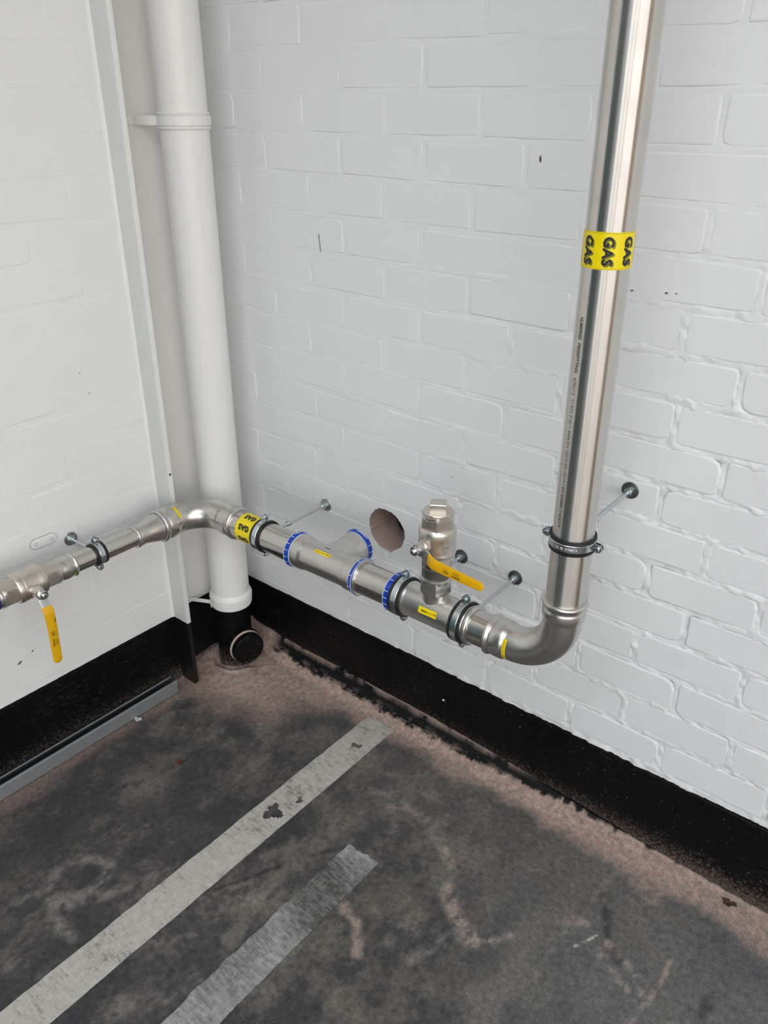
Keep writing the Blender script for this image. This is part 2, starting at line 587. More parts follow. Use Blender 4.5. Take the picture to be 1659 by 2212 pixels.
def grid_mesh(name, P, nx, ny, mat, keep=None, parent=None, kind=None, label=None, sharp=None, cols=None):
    """P: (nx*ny,3) array row-major in ny rows"""
    i = np.arange((nx - 1) * (ny - 1))
    a = (i // (nx - 1)) * nx + i % (nx - 1)
    Q = np.stack([a, a + 1, a + nx + 1, a + nx], 1)
    if keep is not None:
        Q = Q[keep[Q].all(1)]
    me = bpy.data.meshes.new(name)
    me.vertices.add(len(P)); me.vertices.foreach_set('co', P.astype(np.float32).ravel())
    me.loops.add(Q.size); me.loops.foreach_set('vertex_index', Q.astype(np.int32).ravel())
    me.polygons.add(len(Q)); me.polygons.foreach_set('loop_start', (np.arange(len(Q)) * 4).astype(np.int32))
    me.polygons.foreach_set('use_smooth', np.ones(len(Q), bool))
    me.update(calc_edges=True)
    if cols is not None:
        at = me.color_attributes.new('stain', 'FLOAT_COLOR', 'POINT')
        at.data.foreach_set('color', np.concatenate([cols, np.ones((len(P), 1))], 1).astype(np.float32).ravel())
    me.validate()
    return link(name, me, mat, parent, label, kind, sharp)

# ------------------------------------------------------------------ room shell
RX, RY, RZ = 4.4, -4.6, 3.1
HB = 0.225

def struct(name, vf, mat, parent=None, sharp=None):
    return part(name, vf, mat, parent, kind='structure', sharp=sharp)

def slab_wall(name, mat, origin, du, dv, us, vs, holes):
    """flat wall of cells; cells in holes are left open"""
    V = []; F = []
    O = Vector(origin); du = Vector(du); dv = Vector(dv)
    nrm = du.cross(dv).normalized() * 0.15
    for lay in (0, 1):
        for v in vs:
            for u in us:
                V.append(O + du * u + dv * v + nrm * lay)
    nu = len(us); nv = len(vs); L = nu * nv
    solid = {(i, j) for i in range(nu - 1) for j in range(nv - 1)} - set(holes)
    for (i, j) in solid:
        a = j * nu + i
        q = [a, a + 1, a + nu + 1, a + nu]
        F.append(q); F.append([x + L for x in q][::-1])
        for (di, dj, e) in ((-1, 0, (q[3], q[0])), (1, 0, (q[1], q[2])), (0, -1, (q[0], q[1])), (0, 1, (q[2], q[3]))):
            if (i + di, j + dj) not in solid:
                F.append([e[0], e[1], e[1] + L, e[0] + L])
    return struct(name, (V, F), mat)

# unseen far walls and ceiling; openings placed and sized to balance the daylight
slab_wall('unseen_wall_front', 'room_white', (-0.1, RY, 0), (1, 0, 0), (0, 0, 1), [0, 0.12, 1.84, 1.94, 4.30, 4.5], [0, 0.02, 2.45, 2.60, RZ], [(1, 1), (3, 1), (3, 2)])
slab_wall('unseen_wall_right', 'room_warm', (RX, 0.1, 0), (0, -1, 0), (0, 0, 1), [0, 1.05, 4.5, 4.7], [0, 0.75, 2.95, RZ], [(1, 1)])
slab_wall('unseen_ceiling', 'room_white', (-0.1, 0.1, RZ), (0, -1, 0), (1, 0, 0), [0, 1.5, 3.7, 4.8], [0, 0.9, 4.0, RX + 0.2], [(1, 1)])  # skylight gap added for light from above
d1 = struct('teal_reflection_1', box(0.03, 1.73, RY - 0.06, RY - 0.01, 0.03, 2.44, 0.004), 'teal')  # unseen teal board, added for the dark stripe in the riser's reflection
for k in range(6):
    struct('panel', box(0.06 + 0.275 * k, 0.30 + 0.275 * k, RY - 0.012, RY + 0.002, 0.12, 2.34, 0.004), 'teal', d1)  # slats of the unseen teal board, added for the reflection
d2 = struct('teal_reflection_2', box(-0.03, 0.02, RY + 0.1, -1.75, 0.03, 2.6, 0.004), 'teal')  # second unseen board, added to carry that teal stripe further left
for k in range(9):
    struct('panel', box(0.015, 0.030, RY + 0.14, -1.79, 0.08 + 0.28 * k, 0.33 + 0.28 * k, 0.004), 'teal', d2)  # slats of the second unseen teal board
wn = struct('added_mullion_1', box(2.80, 2.98, RY - 0.10, RY - 0.04, 0.02, 2.60), 'added_mullion_dark')  # unseen post, added for the thin dark line reflected in the riser

# ---- back wall: painted brickwork
HC = (0.5785, 0.592)          # cored hole
def hole_r(a):
    a = (a + 2 * PI) % (2 * PI)
    r = 0.0600 + 0.0012 * math.sin(3 * a + 1) + 0.0008 * math.sin(7 * a) + 0.0006 * math.sin(19 * a + 2) + 0.0005 * math.sin(31 * a)
    d = abs(a - 1.58 * PI)
    r += 0.006 * max(0, 1 - d / 0.22) + 0.003 * max(0, 1 - abs(a - 1.40 * PI) / 0.2) + 0.002 * max(0, 1 - abs(a - 1.82 * PI) / 0.12)
    return r
hole_rv = np.vectorize(hole_r)

PITCH = 0.0868
Z0 = 1.6274
ROWS = list(range(-17, 7))
rnd = random.Random(3)
def rowz(k):            # bed joint below row k (k=0 : 1.5406 .. 1.6274)
    return Z0 + (k - 1) * PITCH

def rough_at(x, z):     # how coarse the pointing is (worst low on the right)
    return sstep(0.55, 1.35, x + 0.55 * (1.0 - z)) * sstep(1.75, 1.0, z)

def brick_vf(u0, u1, z0, z1, rec, face, rn, corner=0.006, closed=False):
    """returns (u, depth, z): depth 0 = wall face, positive into the wall; worn irregular corners"""
    def j(s): return rn.uniform(-s, s)
    c4 = [corner * rn.choice((0.4, 0.6, 0.8, 1.0, 1.3, 2.2)) for _ in range(4)]
    tz = j(0.0016); bz = j(0.0016)
    pts = []
    for k, (cu_, cz_, a0) in enumerate(((u0, z0, PI), (u1, z0, 1.5 * PI), (u1, z1, 0.0), (u0, z1, 0.5 * PI))):
        c = c4[k]
        ou = cu_ + (c if k in (0, 3) else -c); oz = cz_ + (c if k in (0, 1) else -c)
        sh = (tz if k in (2, 3) else bz) * (1 if k in (1, 2) else -1)
        for m in range(3):
            a = a0 + PI / 4 * m
            pts.append((ou + c * math.cos(a) + j(0.0006), oz + c * math.sin(a) + sh + j(0.0008)))
    n = len(pts)
    cu = (u0 + u1) / 2; cz = (z0 + z1) / 2
    bv = 0.0034
    def ins(p, d):
        return (p[0] - math.copysign(min(d, abs(p[0] - cu)), p[0] - cu), p[1] - math.copysign(min(d, abs(p[1] - cz)), p[1] - cz))
    V = []
    tl = [j(0.0004), j(0.0004)]
    for p in pts:
        q = ins(p, bv); V.append((q[0], face + tl[0] * (1 if p[0] > cu else -1) + tl[1] * (1 if p[1] > cz else -1), q[1]))
    for p in pts:
        q = ins(p, bv * 0.30); V.append((q[0], face + rec * 0.42, q[1]))
    for p in pts: V.append((p[0] + (p[0] > cu) * 0.001 - (p[0] < cu) * 0.001, face + rec * 1.6 + 0.001, p[1]))
    F = [list(range(n))]
    for l in range(2):
        for k in range(n):
            F.append([l * n + k, (l + 1) * n + k, (l + 1) * n + (k + 1) % n, l * n + (k + 1) % n])
    if closed:
        for p in pts: V.append((p[0], face + 0.016, p[1]))
        for k in range(n): F.append([2 * n + k, 3 * n + k, 3 * n + (k + 1) % n, 2 * n + (k + 1) % n])
        F.append([3 * n + k for k in range(n)][::-1])
    return V, F

JOINT = 0.011
back_bricks = []
def courses(umax, seq0, seq1, pitch, umin):
    for k in ROWS:
        z0 = rowz(k) + JOINT / 2; z1 = rowz(k + 1) - JOINT / 2
        if z1 < HB + 0.01: continue
        z0 = max(z0, HB - 0.01)
        base = seq0 if k % 2 == 0 else seq1
        xs = [umin]
        x = base
        while x < umax + pitch:
            xs.append(x + rnd.uniform(-0.007, 0.007)); x += pitch
        for a, b in zip(xs[:-1], xs[1:]):
            if b - a < 0.03: continue
            yield k, a + JOINT / 2, b - JOINT / 2, z0 + rnd.uniform(-0.001, 0.001), z1 + rnd.uniform(-0.001, 0.001)

for k, a, b, z0, z1 in courses(1.95, 0.0995, 0.2055, 0.2362, -0.02):
    back_bricks.append((k, a, b, z0, z1))

# mortar bed as one dense sheet, lumpy where the pointing is coarse
ST = 0.004
xs = np.arange(-0.02, 2.101, ST); zs = np.arange(0.0, 2.2001, ST)
GX, GZ = np.meshgrid(xs, zs)
gx = GX.ravel().copy(); gz = GZ.ravel().copy()
rr = rough_at(gx, gz)
jd = np.full(gx.shape, 0.05)
for (k, a, b, z0, z1) in back_bricks:
    s = (gx > a - 0.03) & (gx < b + 0.03) & (gz > z0 - 0.03) & (gz < z1 + 0.03)
    dx = np.maximum(a - gx[s], gx[s] - b); dz = np.maximum(z0 - gz[s], gz[s] - z1)
    jd[s] = np.minimum(jd[s], np.maximum(dx, dz))
rec = 0.0009 + 0.0010 * rr
lump = (fbm(gx * 70, gz * 70, 5, 3) - 0.5)
lump2 = (fbm(gx * 13, gz * 20, 9, 3) - 0.5)
depth = rec * (0.85 + 5.5 * lump2) - (0.0014 + 0.0085 * rr) * lump
depth = np.where(jd < -0.012, 0.004, np.where(jd < 0.0, depth + (-jd / 0.012) * (0.0034 + 0.002 * rr), depth))
ang = np.arctan2(gz - HC[1], gx - HC[0]); rad = np.hypot(gx - HC[0], gz - HC[1])
hr = hole_rv(ang)
snap = np.abs(rad - hr) < ST * 0.75
gx[snap] = HC[0] + np.cos(ang[snap]) * hr[snap]; gz[snap] = HC[1] + np.sin(ang[snap]) * hr[snap]
rad2 = np.where(snap, hr, rad)
keep = rad2 > hr - 1e-6
wall_back = grid_mesh('wall_back', np.stack([gx, depth, gz], 1), len(xs), len(zs), 'brick_back', keep, kind='structure')
# the rest of the wall, out of frame
part('wall_extension', ([(2.1, 0.001, 0), (RX, 0.001, 0), (RX, 0.001, RZ), (2.1, 0.001, RZ), (-0.03, 0.001, 2.2), (2.1, 0.001, 2.2), (2.1, 0.001, RZ), (-0.03, 0.001, RZ)],
                        [[0, 1, 2, 3], [4, 5, 6, 7]]), 'brick_back', wall_back, sharp=None)

cutter = None
def hole_cutter():
    V = []; F = []
    n = 72
    for y in (-0.03, 0.05):
        for k in range(n):
            a = 2 * PI * k / n
            r = hole_r(a)
            V.append((HC[0] + math.cos(a) * r, y, HC[1] + math.sin(a) * r))
    for k in range(n):
        F.append([k, (k + 1) % n, n + (k + 1) % n, n + k])
    F.append(list(range(n))); F.append([n + k for k in range(n)])
    return part('cutter', fix((V, F)), None, sharp=None)

for (k, a, b, z0, z1) in back_bricks:
    rv = float(rough_at(np.array([(a + b) / 2]), np.array([(z0 + z1) / 2]))[0])
    rc = 0.0007 + 0.0014 * rv
    face = rnd.uniform(-0.0008, 0.0006) * (0.5 + rv)
    near_hole = math.hypot(min(max(HC[0], a), b) - HC[0], min(max(HC[1], z0), z1) - HC[1]) < 0.07
    V, F = brick_vf(a, b, z0, z1, rc, face, rnd, 0.006 + 0.004 * rv, near_hole)
    o = part('brick', fix((V, F)), 'brick_back', wall_back, sharp=None)
    if near_hole:
        if cutter is None: cutter = hole_cutter()
        md = o.modifiers.new('b', 'BOOLEAN'); md.object = cutter; md.operation = 'DIFFERENCE'; md.solver = 'EXACT'
        bpy.context.view_layer.update()
        me = bpy.data.meshes.new_from_object(o.evaluated_get(bpy.context.evaluated_depsgraph_get()))
        o.modifiers.clear(); o.data = me
if cutter: bpy.data.objects.remove(cutter, do_unlink=True)
# bore of the cored hole and the dark cavity behind
V = []; F = []
n = 72
for i, y in enumerate([-0.0006, 0.004, 0.03, 0.06, 0.085, 0.105]):
    for k in range(n):
        a = 2 * PI * k / n
        r = hole_r(a) - 0.0005 if i < 1 else min(hole_r(a) - 0.0012, 0.0585 + 0.5 * max(0, hole_r(a) - 0.0600) * (i == 1)) - rnd.uniform(0, 0.0004)
        if i == 5: r += 0.004 * math.sin(5 * a) * rnd.random()
        V.append((HC[0] + math.cos(a) * r, y, HC[1] + math.sin(a) * r))
for i in range(5):
    for k in range(n):
        F.append([i * n + k, i * n + (k + 1) % n, (i + 1) * n + (k + 1) % n, (i + 1) * n + k])
part('core_hole', (V, F), 'core', wall_back, 'pinkish cut brick inside the round cored hole', sharp=None)
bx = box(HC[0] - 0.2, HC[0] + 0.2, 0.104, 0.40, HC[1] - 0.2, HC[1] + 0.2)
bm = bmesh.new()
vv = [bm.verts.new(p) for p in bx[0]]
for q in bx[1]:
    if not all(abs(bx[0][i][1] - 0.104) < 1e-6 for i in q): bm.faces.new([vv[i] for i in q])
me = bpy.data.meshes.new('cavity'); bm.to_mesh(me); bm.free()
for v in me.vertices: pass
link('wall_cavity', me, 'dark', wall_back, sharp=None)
# small marks on the back wall
def stroke(pts, wd, y, th=0.0006):
    V = []; F = []
    for i, (x, z, f) in enumerate(pts):
        V += [(x - wd * f / 2, y, z), (x + wd * f / 2, y, z), (x + wd * f / 2, y + th, z), (x - wd * f / 2, y + th, z)]
    for i in range(len(pts) - 1):
        for k in range(4):
            F.append([i * 4 + k, i * 4 + (k + 1) % 4, (i + 1) * 4 + (k + 1) % 4, (i + 1) * 4 + k])
    F.append([0, 1, 2, 3]); e = (len(pts) - 1) * 4; F.append([e, e + 1, e + 2, e + 3])
    return fix((V, F))
part('paint_crack', stroke([(0.366, 1.325, 0.3), (0.3675, 1.318, 1), (0.367, 1.310, 0.5), (0.3695, 1.300, 0.8), (0.370, 1.290, 0.6), (0.372, 1.283, 0.8)], 0.0022, -0.0014), 'crack', wall_back, 'short dark crack in the paint')
part('rust_spot', stroke([(0.951, 1.519, 0.3), (0.9505, 1.514, 1), (0.951, 1.510, 0.9), (0.9515, 1.507, 0.4)], 0.004, -0.0014), 'rust', wall_back, 'tiny rusty spot')

# ---- left wall: smoother painted brickwork
ys = np.arange(-1.9, -0.3029, ST); ys[-1] = -0.303
GY, GZ = np.meshgrid(ys, zs)
gy = GY.ravel(); gz = GZ.ravel()
ld = 0.0004 + 0.0012 * (fbm(gy * 24, gz * 24, 31, 3) - 0.5) - 0.0022 * (fbm(gy * 80, gz * 60, 41, 3) - 0.5) * sstep(1.5, 0.6, gz)
edge = sstep(-0.318, -0.303, gy) * (fbm(gy * 20, gz * 60, 51, 3) - 0.35) * 0.006
wall_left = grid_mesh('wall_left', np.stack([-ld + edge, gy, gz], 1), len(ys), len(zs), 'brick_left', kind='structure')
me = wall_left.data; me.flip_normals()
part('wall_extension', ([(-0.001, -1.9, 0), (-0.001, RY, 0), (-0.001, RY, RZ), (-0.001, -1.9, RZ), (-0.001, -0.303, 2.2), (-0.001, -1.9, 2.2), (-0.001, -0.303, RZ)],
                        [[3, 2, 1, 0], [4, 5, 3, 6]]), 'brick_left', wall_left, sharp=None)
for k, a, b, z0, z1 in courses(1.30, 0.118, 0.236, 0.2362, 0.0):
    y0, y1 = -0.303 - b, -0.303 - a
    V, F = brick_vf(y0, y1, z0, z1, 0.00042, rnd.uniform(-0.0004, 0.0003), rnd, 0.005)
    V = [(-p[1], p[0], p[2]) for p in V]
    part('brick', fix((V, F)), 'brick_left', wall_left, sharp=None)
# painted-over slotted plate
def stadium(L, r, n=10):
    P = []
    for k in range(n + 1): P.append((L / 2 + r * math.cos(-PI / 2 + PI * k / n), r * math.sin(-PI / 2 + PI * k / n)))
    for k in range(n + 1): P.append((-L / 2 + r * math.cos(PI / 2 + PI * k / n), r * math.sin(PI / 2 + PI * k / n)))
    return P
fp = Fr((0.0004, -0.6445, 0.6285), (1, 0, 0), (0, 1, -0.02))
wp = thing('wall_plate', 'small slotted oval plate painted over white on the left wall', 'plate', (0, -0.6445, 0.6285))
part('plate', prism(fp, stadium(0.043, 0.0135), -0.002, 0.0016, 0.05), 'brick_left', wp)
def flatring(fr, poly, t, wd, th):
    n = len(poly); V = []; F = []
    cu = sum(p[0] for p in poly) / n; cv = sum(p[1] for p in poly) / n
    ps = []
    for i, (u, v) in enumerate(poly):
        a = poly[i - 1]; b = poly[(i + 1) % n]
        tx, ty = b[0] - a[0], b[1] - a[1]; L = math.hypot(tx, ty) or 1
        ps.append((u + ty / L * wd, v - tx / L * wd))
    for t_ in (t, t + th):
        V += [fr.q(t_, u, v) for u, v in poly]; V += [fr.q(t_, u, v) for u, v in ps]
    for k in range(n):
        k2 = (k + 1) % n
        F += [[2 * n + k, 2 * n + k2, 3 * n + k2, 3 * n + k], [k, k2, n + k2, n + k], [k, k2, 2 * n + k2, 2 * n + k], [n + k, n + k2, 3 * n + k2, 3 * n + k]]
    return fix((V, F))
part('paint_crease', flatring(fp, stadium(0.043, 0.0138), -0.0006, 0.0011, 0.0012), 'outline', wp)
for s in (-1, 1):
    fs = Fr(fp.q(0, s * 0.0205, 0), (1, 0, 0), (0, 1, 0))
    part('screw_head', lathe(fs, [(0.001, 0.0036), (0.0022, 0.0034), (0.0028, 0.002)], 14), 'brick_left', wp)
    part('screw_crease', flatring(fs, hexpoly(0.0038, 0, 16), 0.0014, 0.0007, 0.0006), 'outline', wp)

def chip(pt, r, ax, seed, mat='crack', par=None):
    rn = random.Random(seed); V = []; n = 8
    for lay in (0.0, 0.0006):
        for k in range(n):
            a = 2 * PI * k / n; q = r * rn.uniform(0.5, 1.1)
            u, v = q * 1.5 * math.cos(a) , q * 0.8 * math.sin(a) + 0.4 * q * math.cos(a)
            V.append((pt[0] + 0.0006 + lay, pt[1] + u, pt[2] + v) if ax == 0 else (pt[0] + u, pt[1] - 0.0014 - lay, pt[2] + v))
    F = [list(range(n)), [n + k for k in range(n)]] + [[k, (k + 1) % n, n + (k + 1) % n, n + k] for k in range(n)]
    part('paint_chip', fix((V, F)), mat, par, sharp=None)
for i_, (p_, r_) in enumerate([((0.0, -0.7333, 0.3434), 0.0028), ((0.0, -0.7246, 0.3487), 0.0012), ((0.0, -0.7721, 0.3279), 0.0045), ((0.0, -0.4695, 1.0193), 0.0016), ((-0.0, -0.4542, 0.9649), 0.0018), ((0.0, -0.4157, 0.5895), 0.0014)]):
    chip(p_, r_, 0, i_, 'crack', wall_left)
for i_, (p_, r_) in enumerate([((1.2307, 0.0, 1.3012), 0.0022), ((1.2493, 0.0, 1.3029), 0.0016), ((1.1657, 0.0, 1.2974), 0.002), ((0.2322, 0.0, 1.3859), 0.001), ((0.8105, 0.0, 0.8379), 0.0012), ((0.78, 0.0, 0.8051), 0.0014)]):
    chip(p_, r_, 1, i_ + 20, 'crack', wall_back)

# ---- black painted skirting band
def skirt(name, n, fn, length):
    us = np.linspace(0, length, n); zz = np.array([-0.01, 0.03, 0.06, 0.09, 0.12, 0.15, 0.18, 0.205, 0.222, HB, HB])
    U, Z = np.meshgrid(us, zz)
    u = U.ravel(); z = Z.ravel()
    row = np.repeat(np.arange(len(zz)), n)
    top = 0.0012 * (fbm(u * 30, u * 0 + 3.3, 61, 3) - 0.5)
    d = 0.0045 + 0.0050 * (fbm(u * 9, z * 12, 71, 4) - 0.5) * sstep(HB + 0.005, HB - 0.06, z) + 0.003 * sstep(0.10, 0.0, z)
    d = np.where(row == len(zz) - 1, -0.006, d)
    d = np.where(row == len(zz) - 2, d - 0.0012, d)
    z = np.where(row >= len(zz) - 2, z + top, z)
    return grid_mesh(name, fn(u, z, d), n, len(zz), 'black', kind='structure')
b1 = skirt('baseboard_back', 300, lambda u, z, d: np.stack([u - 0.02, -d, z], 1), RX)
b2 = skirt('baseboard_left', 200, lambda u, z, d: np.stack([d, -0.303 - u, z], 1), -RY - 0.31)
b2.data.flip_normals()

# ------------------------------------------------------------------ floor
def poly_dist(x, y, pts):
    d = np.full(x.shape, 9.0)
    for (ax, ay), (bx_, by) in zip(pts[:-1], pts[1:]):
        vx, vy = bx_ - ax, by - ay
        L = vx * vx + vy * vy + 1e-12
        t = np.clip(((x - ax) * vx + (y - ay) * vy) / L, 0, 1)
        d = np.minimum(d, np.hypot(x - ax - t * vx, y - ay - t * vy))
    return d

FS = 0.0032
fxs = np.arange(-0.02, 2.301, FS); fys = np.arange(-1.7, 0.0001, FS)
FX, FY = np.meshgrid(fxs, fys)
fx = FX.ravel(); fy = FY.ravel()
# a dusty mortar fillet runs along the foot of the back wall, highest near the corner
rise = 0.048 * sstep(1.75, 0.6, fx) + 0.006
w_f = 0.075 + 0.02 * (fbm(fx * 7, fy * 3, 81, 3) - 0.5)
prof = np.clip(1 + fy / w_f, 0, 1)
fz = rise * prof ** 1.6 + 0.004 * (fbm(fx * 28, fy * 28, 91, 4) - 0.5) * sstep(0.0, 0.5, prof)
ledge = 0.014
fz = np.where(fy > -ledge, np.maximum(fz, rise * 0.98 + 0.002 * (fbm(fx * 30, fy * 30, 93, 3) - 0.5)), fz)
# dust heaped in the corner round the pipe foot
dp = np.hypot(fx - 0.074, fy + 0.139)
fz += 0.016 * sstep(0.20, 0.05, dp) * (0.6 + 0.8 * fbm(fx * 22, fy * 22, 95, 3))
fz += 0.006 * np.exp(-((dp - 0.078) / 0.006) ** 2) * sstep(0.0, 0.05, -(fy + 0.12))
fz += 0.010 * sstep(0.05, 0.0, fx) * (fy > -0.30) + 0.006 * sstep(0.02, 0.0, fx)
fz += 0.0006 * (fbm(fx * 6, fy * 6, 97, 3) - 0.5)
def C3(c): return np.array(lin(c))
def blend(col, m, c):
    return col * (1 - m[:, None]) + C3(c) * m[:, None]
n_big = fbm(fx * 3.1, fy * 3.1, 101, 5, 0.6)
n_mid = fbm(fx * 13, fy * 10, 103, 6, 0.72)
n_fine = fbm(fx * 60, fy * 60, 105, 3, 0.6)
col = np.tile(C3((74, 71, 71)), (len(fx), 1))
col = blend(col, sstep(0.40, 0.66, n_big) * 0.8, (92, 87, 82))
col = blend(col, sstep(0.50, 0.66, n_mid) * 0.65, (116, 109, 102))
col = blend(col, sstep(0.50, 0.34, n_mid) * 0.7, (54, 54, 58))
right = sstep(0.75, 1.5, fx + 0.5 * fy)
col = blend(col, right * 0.65, (116, 112, 107))
col = blend(col, right * sstep(0.45, 0.65, fbm(fx * 5, fy * 5, 107, 4)) * 0.5, (88, 92, 97))
near = sstep(-0.55, -0.10, fy) * sstep(0.2, 0.9, fx)
col = blend(col, near * 0.45, (104, 100, 98))
# left strip is the darkest
col = blend(col, sstep(0.62, 0.50, fx) * sstep(-0.42, -0.60, fy) * 0.45, (66, 63, 64))
PINK = (166, 146, 136)
dn = fbm(fx * 9, fy * 9, 109, 4)
wp_ = 0.085 + 0.09 * (dn - 0.45) + 0.05 * sstep(0.7, 0.2, fx)
pk = sstep(-1.35, -0.75, fy / np.maximum(wp_, 0.03))
col = blend(col, pk * 0.92, PINK)
cor = sstep(0.46, 0.20, np.hypot((fx - 0.05) * 0.95, (fy + 0.10) * 1.5) + 0.14 * (dn - 0.5))
col = blend(col, cor * 0.92, PINK)
ch = sstep(0.115, 0.055, fx + 0.08 * (dn - 0.5)) * sstep(-1.2, -0.9, fy)
ch = np.maximum(ch, sstep(0.13, 0.055, fx + 0.10 * (dn - 0.5)) * sstep(-0.70, -0.30, fy))
col = blend(col, ch * 0.62, (138, 118, 110))
def scuff(pts, wd, m, c, seed=0, brk=0.35):
    global col
    d = poly_dist(fx + 0.007 * (fbm(fx * 18, fy * 18, 111 + seed, 3) - 0.5), fy + 0.007 * (fbm(fx * 18, fy * 18, 113 + seed, 3) - 0.5), pts)
    n1_ = fbm(fx * 14, fy * 14, 117 + seed, 3)
    k = sstep(wd * 1.45, wd * 0.1, d) * sstep(0.30, 0.58, fbm(fx * 55, fy * 30, 115 + seed, 5, 0.7)) * sstep(0.22, 0.52, n1_)
    col = blend(col, np.clip(k * m * 1.35, 0, 0.85), c)
scuff([(0.434, -0.856), (0.4, -0.864), (0.362, -0.899), (0.354, -0.947), (0.384, -0.984), (0.42, -1.0), (0.454, -0.979), (0.489, -0.928), (0.52, -0.872), (0.543, -0.815)], 0.016, 0.5, (132, 127, 121), 0)
scuff([(0.434, -0.856), (0.457, -0.877), (0.469, -0.914), (0.449, -0.954), (0.415, -0.989), (0.453, -1.016), (0.502, -1.019), (0.539, -1.015)], 0.016, 0.45, (132, 127, 121), 1)
scuff([(0.372, -1.002), (0.367, -1.058), (0.365, -1.089)], 0.016, 0.4, (132, 127, 121), 2)
scuff([(0.497, -1.129), (0.515, -1.104)], 0.02, 0.4, (132, 127, 121), 3)
scuff([(0.268, -0.656), (0.315, -0.647)], 0.05, 0.4, (118, 112, 106), 4)
scuff([(0.68, -0.744), (0.737, -0.631), (0.771, -0.554), (0.817, -0.486)], 0.006, 0.75, (52, 50, 50), 5)
scuff([(0.677, -0.639), (0.685, -0.596), (0.705, -0.541), (0.736, -0.479)], 0.014, 0.5, (52, 50, 50), 6)
scuff([(0.729, -0.76), (0.759, -0.72), (0.778, -0.69)], 0.02, 0.4, (132, 127, 121), 7)
scuff([(0.749, -1.031), (0.786, -0.983)], 0.02, 0.35, (132, 127, 121), 8)
scuff([(0.734, -1.077), (0.753, -1.044)], 0.02, 0.35, (132, 127, 121), 9)
scuff([(1.003, -0.304), (1.054, -0.343), (1.088, -0.4)], 0.014, 0.7, (152, 138, 130), 10)
scuff([(1.083, -0.404), (1.113, -0.425), (1.16, -0.456), (1.205, -0.476)], 0.02, 0.8, (152, 138, 130), 11)
scuff([(1.205, -0.476), (1.236, -0.449), (1.265, -0.41)], 0.008, 0.6, (152, 138, 130), 12)
scuff([(0.917, -0.559), (0.942, -0.592), (0.985, -0.6), (1.023, -0.634), (1.035, -0.656)], 0.013, 0.7, (152, 138, 130), 13)
scuff([(1.422, -0.321), (1.47, -0.344), (1.508, -0.363)], 0.01, 0.55, (152, 138, 130), 14)
scuff([(1.434, -0.295), (1.506, -0.321), (1.538, -0.353)], 0.011, 0.6, (152, 138, 130), 15)
scuff([(1.55, -0.231), (1.554, -0.282), (1.555, -0.34), (1.546, -0.396)], 0.006, 0.7, (152, 138, 130), 16)
scuff([(1.552, -0.398), (1.542, -0.425)], 0.014, 0.5, (152, 138, 130), 17)
scuff([(1.381, -0.345), (1.408, -0.292)], 0.003, 0.9, (190, 185, 178), 18)
scuff([(1.35, -0.316), (1.349, -0.409)], 0.007, 0.5, (132, 127, 121), 19)
scuff([(1.459, -0.135), (1.469, -0.13)], 0.014, 0.8, (152, 138, 130), 20)
scuff([(1.077, -0.541), (1.096, -0.541)], 0.018, 0.55, (132, 127, 121), 21)
scuff([(1.071, -0.594), (1.078, -0.593)], 0.012, 0.5, (132, 127, 121), 22)
scuff([(1.129, -0.594), (1.151, -0.529), (1.174, -0.481)], 0.016, 0.4, (132, 127, 121), 23)
scuff([(0.85, -0.323), (0.882, -0.351)], 0.018, 0.5, (152, 138, 130), 24)
scuff([(1.336, -0.302), (1.371, -0.282)], 0.016, 0.4, (152, 138, 130), 25)
scuff([(0.838, -0.451), (0.913, -0.45)], 0.02, 0.25, (132, 127, 121), 26)
scuff([(1.361, -0.211), (1.372, -0.11)], 0.012, 0.35, (132, 127, 121), 27)
scuff([(1.372, -0.193), (1.426, -0.278), (1.468, -0.315)], 0.016, 0.5, (52, 50, 50), 28)
scuff([(1.64, -0.276), (1.644, -0.315), (1.655, -0.332)], 0.01, 0.5, (52, 50, 50), 29)
scuff([(1.649, -0.255), (1.654, -0.3)], 0.008, 0.4, (52, 50, 50), 30)
scuff([(1.374, -0.127), (1.426, -0.112), (1.524, -0.121)], 0.03, 0.4, (74, 76, 80), 31)
scuff([(1.633, -0.147), (1.693, -0.16), (1.725, -0.163)], 0.06, 0.35, (78, 82, 88), 32)
scuff([(0.75, -0.217), (0.819, -0.204), (0.895, -0.204)], 0.02, 0.4, (132, 127, 121), 33)
scuff([(0.831, -0.297), (0.872, -0.273), (0.958, -0.269)], 0.014, 0.4, (152, 138, 130), 34)
scuff([(0.716, -0.31), (0.83, -0.257), (0.957, -0.288), (1.032, -0.334)], 0.012, 0.35, (132, 127, 121), 35)
scuff([(0.274, -0.566), (0.266, -0.651), (0.267, -0.682)], 0.06, 0.35, (116, 110, 103), 36)
scuff([(0.103, -0.412), (0.141, -0.364)], 0.014, 0.4, (52, 50, 50), 37)

scuff([(0.358, -0.945), (0.354, -0.86), (0.35, -0.76)], 0.004, 0.5, (120, 115, 110), 51)
scuff([(0.30, -0.70), (0.31, -0.52)], 0.004, 0.35, (120, 115, 110), 52)
